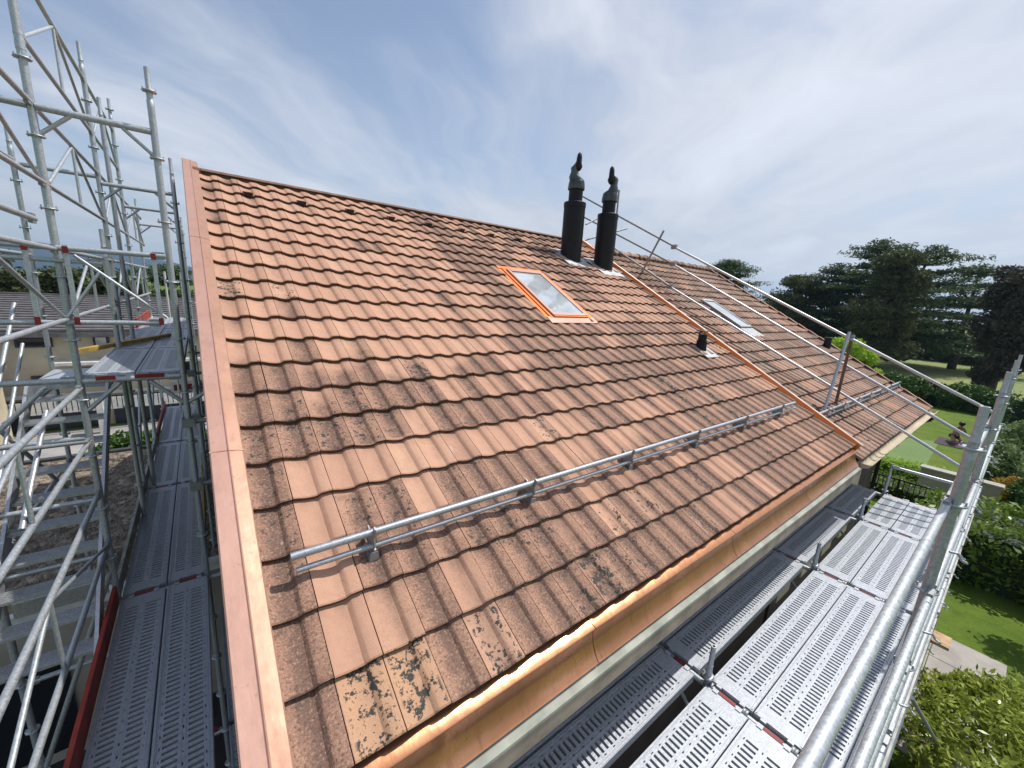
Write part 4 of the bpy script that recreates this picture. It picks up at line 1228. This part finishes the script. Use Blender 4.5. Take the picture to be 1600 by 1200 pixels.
def cedar(base, H, Rm, label, seed, tops=((0, 0, 1.0),), nb=9, leafn=260, mat=None, group=None, size=.42, low=.2, cat='cedar'):
    rs = np.random.default_rng(seed); base = Vector(base)
    T = thing('cedar_tree', base, label, cat, group)
    m = MB(); P = []
    for (tx, ty, tz) in tops:
        top = base + Vector((tx, ty, H * tz))
        mid = base + Vector((tx * .25, ty * .25, H * .3))
        m.path([base, mid, top], [H * .035, H * .022, H * .005], 8)
        nl = int(nb * tz)
        for l in range(nl):
            f = low + (1 - low) * (l + rs.uniform(-.25, .25)) / nl
            org = mid.lerp(top, max(0, (f - .3) / .7)) if f > .3 else base.lerp(mid, f / .3)
            reach = Rm * (1.12 - .85 * f ** 1.7) * (1 if len(tops) == 1 else .78)
            k = 5 if f < .85 else 3; a0 = rs.uniform(0, 6.28)
            for q in range(k):
                a = a0 + q * 6.283 / k + rs.uniform(-.35, .35); rr = reach * rs.uniform(.55, 1.12)
                rise = rs.uniform(-.02, .16) * rr
                end = org + Vector((math.cos(a) * rr, math.sin(a) * rr, rise))
                m.tube(org, end, H * .008, H * .002, n=5, cap=False)
                npad = max(3, int(rr / 1.0))
                for t in range(npad):
                    s_ = .25 + .80 * (t + rs.uniform(0, .8)) / npad
                    c = org.lerp(end, min(s_, 1.05)) + Vector((rs.normal() * .35, rs.normal() * .35, .12 + rs.normal() * .12))
                    pr_ = .55 + rr * .16 * rs.uniform(.6, 1.3)
                    n_ = int(leafn * pr_ * .55)
                    P.append(np.array(c) + np.clip(rs.normal(size=(n_, 3)), -1.7, 1.7) * np.array([pr_ * .66, pr_ * .66, .14]))
        for q in range(5):
            pr_ = 1.0 + q * .35; c = np.array(top) + np.array([rs.normal() * .3 * q, rs.normal() * .3 * q, -.1 - q * H * .022])
            P.append(c + np.clip(rs.normal(size=(int(leafn * pr_ * .8), 3)), -1.7, 1.7) * np.array([pr_ * .62, pr_ * .62, .15]))
    m.build('trunk', M_bark, T)
    foliage('crown', np.concatenate(P), size, mat or L_cedar, T, ((0, 0, 1), 1.6), .38)
    return T


def clump_tree(name, base, clumps, label, cat, mat, size, dens, group=None, trunk_r=.3, asp=.45, bias=.5, seed=1):
    rs = np.random.default_rng(seed); base = Vector(base)
    T = thing(name, base, label, cat, group)
    m = MB(); P = []
    tops = max(c[2] for c in clumps)
    m.path([base, base + Vector((0, 0, tops * .5)), base + Vector((0, 0, tops * .95))], [trunk_r, trunk_r * .7, trunk_r * .2], 8)
    for (x, y, z, rx, ry, rz) in clumps:
        c = np.array(base) + np.array([x, y, z])
        m.tube(base + Vector((0, 0, max(z - rz, z * .55))), tuple(c), trunk_r * .3, trunk_r * .08, n=5, cap=False)
        n_ = int(dens * (rx * ry + ry * rz + rx * rz))
        sub = 7
        for k in range(sub):
            d = rs.normal(size=3); d /= np.linalg.norm(d)
            cc = c + d * np.array([rx, ry, rz]) * .55
            P.append(blob_points(n_ // sub, cc, (rx * .55, ry * .55, rz * .50), .35, .3, rs))
    m.build('trunk', M_bark, T)
    foliage('crown', np.concatenate(P), size, mat, T, ((0, 0, 1), bias), asp)
    return T


def hedge(name, a, b, label, cat, mat, size, dens, core=None, group=None, lump=.06, asp=.5):
    """box hedge between corners a and b: dark core and leaf cards all over it"""
    a = np.array(a, float); b = np.array(b, float)
    T = thing(name, (a[0], a[1], a[2]), label, cat, group)
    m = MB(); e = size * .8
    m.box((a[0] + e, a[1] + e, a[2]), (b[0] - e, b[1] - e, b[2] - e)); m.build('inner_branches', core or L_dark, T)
    L = b - a; P = []
    for ax in range(3):
        o1, o2 = [i for i in range(3) if i != ax]
        n_ = int(dens * L[o1] * L[o2])
        for side in ((0, 1) if ax != 2 else (1,)):
            q = rng.uniform(0, 1, (n_, 3)) * L + a
            q[:, ax] = (a if side == 0 else b)[ax] + rng.normal(0, size * .5, n_) + lump * np.sin(q[:, o1] * 2.7 + q[:, o2] * 1.9) * (1 if side else -1)
            P.append(q)
    foliage('foliage', np.concatenate(P), size, mat, T, ((0, 0, 1), .7), asp)
    return T


def shrub(name, c, r, label, cat, mat, size, n, group=None, asp=.55, stem=True, blobs=0):
    T = thing(name, (c[0], c[1], GZ), label, cat, group)
    if stem:
        m = MB()
        for k in range(9):
            a = random.uniform(0, 6.28); m.tube((c[0], c[1], GZ), (c[0] + math.cos(a) * r[0] * .6, c[1] + math.sin(a) * r[1] * .6, c[2] + r[2] * .3), .03, .012, n=5, cap=False)
        m.build('stems', M_bark, T)
    P = np.concatenate([blob_points(n // 2, c, r, .72, .16), blob_points(n // 2, c, (r[0] * .9, r[1] * .9, r[2] * .85), .3, .2)])
    if blobs:
        Q = []
        for k in range(blobs):
            d = rng.normal(size=3); d /= np.linalg.norm(d); d[2] = abs(d[2])
            q = np.array(c) + d * np.array(r) * rng.uniform(.75, 1.02)
            Q.append(blob_points(n // blobs, q, np.array(r) * rng.uniform(.16, .30), .5, .3))
        P = np.concatenate([P[::3]] + Q)
    P = P[P[:, 2] > GZ]
    foliage('foliage', P, size, mat, T, ((0, 0, 1), .5), asp)
    return T


# ---------------------------------------------------------------- garden on the right
# patio of large slabs
PA = thing('patio', (8.0, -.98, GZ), 'patch of large pale paving slabs in the lawn right of the scaffold', 'patio')
for i in range(4):
    for j in range(4):
        xa, ya = 8.0 + i * .98, -.95 + j * .98
        m = MB(); m.box((xa, ya, GZ - .02), (xa + .965, ya + .965, GZ + .022 + random.uniform(0, .004))); m.build('slab', M_conc, PA, org=(xa, ya, GZ))
hedge('laurel_hedge', (14.9, -5.0, GZ), (17.6, .95, -5.02), 'tall clipped laurel hedge right of the scaffold beyond the small lawn', 'hedge', L_laurel, .17, 190, lump=.14)
hedge('hedge', (19.3, .9, GZ), (20.3, 4.6, -5.86), 'low mixed hedge seen through the black railing', 'hedge', L_laurel, .15, 170, lump=.1)
hedge('lime_hedge', (22.35, .55, GZ), (23.2, 6.5, -5.85), 'narrow bright lime green hedge bordering the lawn', 'hedge', L_lime, .14, 260, core=L_mid, lump=.08)
hedge('dark_hedge', (27.0, -6.0, GZ), (41.0, -.95, -3.9), 'tall dark hedge at the right edge of the view', 'hedge', L_dark, .25, 40)
hedge('dark_hedge', (42.0, -6.0, GZ), (43.2, .2, -4.6), 'dark hedge row in front of the meadow, right of the rounded shrubs', 'hedge', L_mid, .25, 60)
FE = thing('railing', (19.0, .3, GZ), 'black metal railing with thin balusters behind the scaffold end', 'railing')
m = MB(); m.box((18.98, .2, -5.54), (19.03, 3.6, -5.49)); m.build('top_rail', M_black, FE)
m = MB(); m.box((18.98, .2, -6.40), (19.03, 3.6, -6.36)); m.build('bottom_rail', M_black, FE)
mb_ = MB().tube((0, 0, 0), (0, 0, .84), .012, n=6).mesh('baluster', M_black)
for k in range(25): place('baluster', mb_, FE, (19.005, .28 + k * .135, -6.37))
for y in (.22, 3.58, 1.9): 
    m = MB(); m.box((18.97, y - .03, GZ), (19.04, y + .03, -5.47)); m.build('post', M_black, FE)
m = MB(); m.box((21.9, -.35, GZ), (22.25, 1.7, -5.62)); gw = m.build('garden_wall', M_wallg); tag(gw, 'short grey rendered garden wall beside the golden shrub', 'wall')
m = MB(); m.box((21.86, -.39, -5.618), (22.29, 1.74, -5.56)); m.build('coping', M_conc, gw)
shrub('golden_shrub', (23.6, -.62, -6.1), (1.0, .55, .55), 'low golden orange shrub beside the grey garden wall', 'shrub', L_orange, .13, 5200)
shrub('round_shrub', (26.0, -.15, -5.7), (1.5, .85, 1.0), 'big rounded pale green shrub behind the scaffold posts', 'shrub', L_pale, .16, 9000)
shrub('round_shrub', (29.5, -.35, -5.5), (1.6, .9, 1.1), 'loose pale shrub behind the big rounded one', 'shrub', L_pale, .18, 6000)
shrub('round_shrub', (22.4, -1.1, -5.8), (.8, .6, .9), 'dark green shrub at the right edge above the laurel hedge', 'shrub', L_mid, .14, 5000)
# row of clipped ball shrubs before the meadow
for k, (x, y, r) in enumerate(((45.6, 6.6, 1.15), (45.3, 5.2, 1.15), (45.8, 3.9, .95), (45.2, 2.9, 1.05), (45.4, 1.75, 1.1), (45.0, .75, 1.0))):
    shrub('ball_shrub', (x, y, GZ + r * .85), (r, r * 1.02, r * 1.05), ['leftmost ball of the clipped shrub row before the meadow', 'second ball from the left in the clipped shrub row', 'third and darker ball in the clipped shrub row', 'fourth ball from the left in the clipped shrub row', 'fifth ball in the clipped shrub row beside the scaffold post', 'last ball of the clipped shrub row, at the scaffold post'][k], 'shrub', L_mid if k != 2 else L_dark, .2, 4200, 'clipped ball shrubs in a row before the meadow')
# rhododendron below the scaffold
shrub('glossy_bush', (7.75, -1.05, -5.75), (1.75, 1.05, 1.05), 'large glossy leaved bush at the bottom right corner under the scaffold', 'bush', L_rhodo, .10, 15000, asp=.42, blobs=26)
# garden tree whose crown shades the patio
clump_tree('garden_tree', (13.7, -2.5, GZ), [(0, .0, 2.0, 1.2, 1.1, .7), (-.7, .7, 1.6, .7, .7, .5), (.3, .9, 2.5, .8, .8, .6), (-1.2, -.2, 2.2, .7, .8, .5), (0, -.3, 2.8, .8, .8, .6)], 'small leafy tree at the right edge shading the patio', 'tree', L_mid, .13, 900, trunk_r=.07, seed=4)
# dish on a bracket
DI = thing('dish_lamp', (8.5, .06, -5.55), 'dark oval disc on a thin arm over the patio', 'dish')
m = MB(); m.tube((8.35, .15, -5.5), (8.72, -.26, -5.55), .012, n=8); m.build('arm', M_black, DI)
m = MB(); m.lathe((8.74, -.28, -5.55), [(-.03, .01), (-.028, .08), (0, .16), (.004, .165), (.006, .16), (-.02, .08), (-.024, .01)], 20, ax=(.8, -.45, .25)); m.build('disc', M_cowl, DI)

# person kneeling on a towel on the lawn
m = MB(); m.box((31.2, 1.15, GZ + .012), (33.2, 2.25, GZ + .03)); tag(m.build('towel', M_mat), 'dark towel spread on the lawn under the kneeling person', 'towel')
pv_ = [(0, 0, .42), (0, .05, .58), (.02, .16, .78), (.02, .22, .92), (.02, .25, 1.0),      # pelvis spine neck head base
       (.02, .28, 1.14),
       (.18, .20, .90), (.26, .30, .66), (.20, .48, .50),     # arm
       (-.16, .20, .90), (-.25, .30, .66), (-.18, .48, .50),
       (.12, .02, .38), (.20, .36, .16), (.20, -.02, .08), (.20, -.2, .06),
       (-.12, .02, .38), (-.20, .36, .16), (-.20, -.02, .08), (-.20, -.2, .06)]
pe = [(0, 1), (1, 2), (2, 3), (3, 4), (4, 5), (3, 6), (6, 7), (7, 8), (3, 9), (9, 10), (10, 11), (0, 12), (12, 13), (13, 14), (14, 15), (0, 16), (16, 17), (17, 18), (18, 19)]
prr = [.15, .13, .16, .08, .06, .10, .065, .045, .035, .065, .045, .035, .11, .07, .05, .04, .11, .07, .05, .04]
PS = thing('person', (32.3, 1.65, GZ + .03), 'person with black hair and bare tanned back kneeling on the lawn', 'person')
me = bpy.data.meshes.new('body'); me.from_pydata(pv_, pe, []); me.materials.append(M_skin)
bo = place('body', me, PS, (32.3, 1.65, GZ + .03), (0, 0, 2.3))
sk = bo.modifiers.new('skin', 'SKIN'); 
for i, r_ in enumerate(prr): me.skin_vertices[0].data[i].radius = (r_, r_)
me.skin_vertices[0].data[0].use_root = True
bo.modifiers.new('sub', 'SUBSURF').levels = 1; bo.modifiers['sub'].render_levels = 1
q = Matrix.Rotation(2.3, 3, 'Z') @ Vector((.02, .26, 1.16))
m = MB(); m.lathe(Vector((32.3, 1.65, GZ + .03)) + q, [(-.10, .03), (-.08, .10), (0, .135), (.07, .11), (.11, .04), (.115, .005)], 14); m.build('hair', M_hair, PS)
q = Vector((32.3, 1.65, GZ + .03))
m = MB(); m.lathe(q + Vector((0, 0, .26)), [(0, .14), (.08, .23), (.2, .20), (.26, .15)], 14); m.build('shorts', M_mat, PS)

# ---------------------------------------------------------------- big trees on the right
cedar((73, 13.4, GZ), 16.4, 9.0, 'tall spreading cedar with layered flat branches, highest of the trees on the right', 11, tops=((-1.5, 1.5, 1.0), (3.0, -3.2, .97), (-5, 4.5, .80)), nb=11, leafn=150, size=.46)
cedar((84, 6.5, GZ), 14.2, 9.0, 'cedar with sparse flat branches between the big cedar and the dark one', 12, nb=8, leafn=120, size=.5)
cedar((51.0, 24.3, GZ), 12.2, 5.4, 'cedar top rising behind the ridge of the darker roof', 13, nb=15, leafn=420, size=.26)
clump_tree('pine_tree', (63, 11.4, GZ), [(0, 0, 12.6, 2.4, 2.4, 1.8), (.5, -.8, 10.2, 3.0, 3.0, 2.0), (0, .6, 7.6, 3.4, 3.4, 2.2), (0, 0, 5.0, 3.4, 3.4, 2.0), (0, -1, 3.0, 2.6, 3.0, 1.3)],
           'broad olive pine in front of the tall cedar', 'pine', L_pine, .42, 260, trunk_r=.5, seed=21)
clump_tree('pine_tree', (70, 21.5, GZ), [(0, 0, 10.6, 3.2, 3.2, 1.6), (1.5, -1.5, 9.0, 3.0, 3.0, 2.0), (-1, 1.5, 8.2, 3.0, 3.4, 2.0), (0, 0, 5.2, 4.2, 4.2, 2.6), (0, 2.5, 4.5, 3, 3, 2.6)],
           'rounded dark pine at the left of the tree group', 'pine', L_pine, .42, 250, trunk_r=.5, seed=22)
clump_tree('dark_tree', (58, 1.7, GZ), [(0, .2, 10.6, 2.2, 1.9, 1.6), (0, 0, 8.4, 2.6, 2.4, 2.2), (0, 0, 5.8, 2.8, 2.5, 2.3), (.0, .3, 3.2, 2.4, 1.9, 1.9), (0, -2.2, 7.6, 2.4, 2.2, 2.6), (0, -2.4, 4.6, 2.4, 2.2, 2.2), (0, .9, 1.6, .9, .7, 1.2)],
           'dark brown green yew like tree at the right edge of the meadow', 'tree', L_brown, .36, 330, trunk_r=.4, seed=23)
clump_tree('lime_tree', (46, 10.2, GZ), [(0, 0, 3.8, 1.3, 1.3, 1.0), (.3, -1.1, 2.9, 1.1, 1.2, 1.0), (-.2, 1.1, 2.9, 1.2, 1.2, 1.0), (0, 0, 2.2, 1.3, 1.6, .9), (0, -2.1, 1.6, .8, .8, .8)],
           'bright lime green young tree behind the darker roof', 'tree', L_lime, .30, 300, trunk_r=.12, seed=24)
# low undergrowth behind
hedge('tree_belt', (96, -12, GZ), (99, 60, -2.2), 'dark belt of trees closing the far side of the meadow', 'tree belt', L_pine, .7, 14, lump=.8)
hedge('shrub_row', (60, 12.5, GZ), (63, 34, -3.6), 'dark undergrowth beneath the pines behind the roof edge', 'undergrowth', L_cedar, .5, 26, lump=.4)

# ---------------------------------------------------------------- annex with gravel roof, left
AN = thing('annex', (-2, 6.85, GZ), 'flat gravel roofed annex below the stair tower', 'building')
m = MB(); m.box((-12, 6.85, GZ), (.30, 12.9, -4.28)); m.build('wall', M_wallg, AN)
m = MB(); m.box((-12, 6.95, -4.278), (.30, 12.8, -4.20)); gv = m.build('gravel_roof', M_gravel, AN)
for a, b in (((-12.05, 6.80, -4.276), (.32, 6.948, -4.14)), ((-12.05, 12.802, -4.276), (.32, 12.95, -4.14))):
    m = MB(); m.box(a, b); m.build('roof_edge', M_frame if b[1] > 10 else M_white, AN)
m = MB(); m.box((-2.6, 6.80, -6.3), (-1.78, 6.847, -5.0)); m.build('window', M_glassd, AN)
N = 26000
gx_ = rng.uniform(-4.6, .2, N); gy_ = rng.uniform(7.0, 12.75, N)
c_ = np.stack([gx_, gy_, np.full(N, -4.198)], 1)
s = rng.uniform(.012, .034, (N, 1)); d = rng.normal(size=(N, 3)); e = rng.normal(size=(N, 3))
d /= np.linalg.norm(d, axis=1, keepdims=True); d[:, 2] *= .3
p0 = c_ + d * s; p1 = c_ - d * s; f_ = np.cross(d, [0, 0, 1]); p2 = c_ + f_ * s * .8 + [0, 0, .004]; p3 = c_ - f_ * s * .8; p4 = c_ + np.array([0, 0, 1]) * s * .8
V = np.stack([p0, p2, p1, p3, p4], 1).reshape(-1, 3)
b = np.arange(N)[:, None] * 5
F = np.concatenate([b + [0, 2 - 1, 4], b + [1, 2, 4], b + [2, 3, 4], b + [3, 0, 4]])
o = place('gravel', np_mesh('gravel', V - np.array(wloc(AN)), F, M_gravel), AN, wloc(AN)); o['kind'] = 'stuff'

# grass verge and bush behind the annex
hedge('low_hedge', (-13, 14.0, GZ), (5, 14.9, -6.0), 'low bright green planting strip behind the gravel roof', 'planting', L_lime, .12, 170, core=L_mid)
shrub('leafy_bush', (-1.9, 17.0, -5.75), (1.3, .9, .85), 'bright leafy bush between the gravel roof and the garages', 'bush', L_mid, .16, 7000)
shrub('leafy_bush', (-.3, 16.4, -5.8), (1.0, .8, .8), 'smaller leafy bush beside the copper verge, before the garages', 'bush', L_mid, .16, 5000)

# ---------------------------------------------------------------- cream house at the left
CH = thing('cream_house', (-4, 24.0, GZ), 'cream rendered house with long grey tiled roof and navy garages', 'house')
m = MB(); m.box((-9.5, 24.0, GZ), (4.5, 34, -2.45)); m.build('wall', M_wall, CH)
m = MB(); m.box((-9.9, 23.5, -2.50), (4.9, 34.5, -2.38)); m.build('eave_slab', M_greyw, CH)
m = MB(); m.box((-9.9, 23.38, -2.60), (4.9, 23.497, -2.44)); m.build('gutter', M_slate, CH)
yA, zA, yB, zB = 23.42, -2.36, 29.2, -1.235
NC = 15
for k in range(NC):
    t0, t1 = k / NC, (k + 1.25) / NC
    ya, za = yA + (yB - yA) * t0, zA + (zB - zA) * t0; yb, zb = yA + (yB - yA) * t1, zA + (zB - zA) * t1
    m = MB(); m.hexa([(-9.95, ya, za - .0), (4.95, ya, za), (4.95, yb, zb - .05), (-9.95, yb, zb - .05), (-9.95, ya, za + .075), (4.95, ya, za + .075), (4.95, yb, zb + .0), (-9.95, yb, zb + .0)])
    m.build('roof_course', M_slate, CH)
m = MB(); m.hexa([(-9.9, 29.25, -1.30), (4.9, 29.25, -1.30), (4.9, 34.6, -2.38), (-9.9, 34.6, -2.38), (-9.9, 29.25, -1.2), (4.9, 29.25, -1.2), (4.9, 34.6, -2.30), (-9.9, 34.6, -2.30)]); m.build('roof', M_slate, CH)
m = MB(); m.box((-9.95, 29.1, -1.25), (4.95, 29.4, -1.14)); m.build('ridge', M_slate, CH)


def window(x0, x1, z0, z1, frame=True):
    m = MB(); m.box((x0, 23.93, z0), (x1, 23.998, z1)); wd = m.build('window', M_frame, CH)
    m = MB(); m.box((x0 + .08, 23.915, z0 + .08), (x1 - .08, 23.928, z1 - .08)); m.build('pane', M_glassd if not frame else M_glass, wd)


window(-5.85, -4.85, -3.05, -2.62, False); window(-3.70, -3.22, -3.10, -2.60); window(-8.2, -7.2, -3.1, -2.62, False)
window(-4.25, -2.95, -4.45, -3.95, False); window(-5.6, -5.05, -4.75, -4.2, False); window(-1.6, -.6, -4.45, -3.85, False)
m = MB(); m.box((-4.9, 23.2, -3.72), (1.5, 23.996, -3.60)); m.build('balcony_slab', M_white, CH)
m = MB(); m.box((-9.5, 23.93, -5.12), (4.5, 23.996, -4.98)); m.build('belt_course', M_white, CH)
mb2 = MB().box((0, 0, 0), (.13, .035, .52)).mesh('fence_slat', M_white)
for k in range(60): place('fence_slat', mb2, CH, (-6.6 + k * .165, 23.12 + (k % 2) * .004, -5.62))
m = MB(); m.box((-6.7, 23.16, -5.62), (3.4, 23.2, -5.56)); m.build('fence_rail', M_white, CH)
for x in (-6.35, -3.4, -.6): 
    m = MB(); m.box((x, 23.9, GZ), (x + 2.5, 23.99, -5.22)); gd = m.build('garage_door', M_navy, CH)
    for j in range(3):
        m = MB(); m.box((x + .02, 23.885, GZ + .12 + j * .38), (x + 2.48, 23.898, GZ + .44 + j * .38)); m.build('door_panel', M_navy, gd)
m = MB(); m.box((-3.72, 22.6, GZ), (-3.52, 22.8, -5.0)); m.build('post', M_white, CH)
m = MB(); m.box((-6.62, 22.6, GZ), (-6.40, 22.8, -5.0)); m.build('post', M_white, CH)
m = MB(); m.box((-9.5, 20.5, GZ), (-6.15, 23.1, -3.6)); pbl = m.build('porch_wall', M_wall, CH)
m = MB(); m.hexa([(-9.7, 20.2, -3.6), (-5.9, 20.2, -3.75), (-5.9, 23.1, -3.75), (-9.7, 23.1, -3.6), (-9.7, 20.2, -3.45), (-5.9, 20.2, -3.62), (-5.9, 23.1, -3.62), (-9.7, 23.1, -3.45)]); m.build('porch_roof', M_slate, CH)

# trees behind the cream house
for k, (x, y, h, r) in enumerate(((-15.5, 44, 8.1, 3.4), (-11.8, 45, 8.0, 2.8), (-8.4, 46, 7.1, 2.4), (-6.3, 47, 7.3, 2.0), (-4.3, 45, 6.3, 1.6))):
    clump_tree('broadleaf_tree', (x, y, GZ), [(0, 0, h - 1.3, r * .7, r * .7, 1.3), (-r * .5, .3, h - 2.6, r * .7, r * .7, 1.5), (r * .5, -.2, h - 2.6, r * .65, r * .7, 1.4), (0, 0, h - 4.2, r, r, 1.8)],
               ['leftmost olive tree behind the cream house roof', 'second olive tree from the left behind the cream house', 'middle tree behind the cream house roof', 'fourth tree from the left behind the cream house', 'smallest tree of the row behind the cream house'][k], 'tree', L_pine, .34, 330, 'trees behind the cream house', .25, seed=40 + k)
cedar((-1.9, 49, GZ), 7.4, 3.6, 'flat topped cedar between scaffold posts and copper verge', 51, nb=7, leafn=220, size=.34)
hedge('far_tree_belt', (-40, 52, GZ), (12, 54, -1.6), 'dark belt of distant trees beyond the grey roof', 'tree belt', L_cedar, .45, 20, lump=.5)
# small far houses
FH = thing('far_house', (-8, 75, GZ), 'tiny white house with grey roof between the scaffold posts', 'house')
m = MB(); m.box((-8.6, 70, GZ), (-6.6, 74, -1.0)); m.build('wall', M_white, FH)
m = MB(); m.add([(-8.8, 69.8, -1.0), (-6.4, 69.8, -1.0), (-6.4, 74.2, -1.0), (-8.8, 74.2, -1.0), (-7.6, 69.8, -.2), (-7.6, 74.2, -.2)], [(0, 1, 4), (2, 3, 5), (1, 2, 5, 4), (3, 0, 4, 5), (0, 3, 2, 1)]); m.build('roof', M_slate, FH)
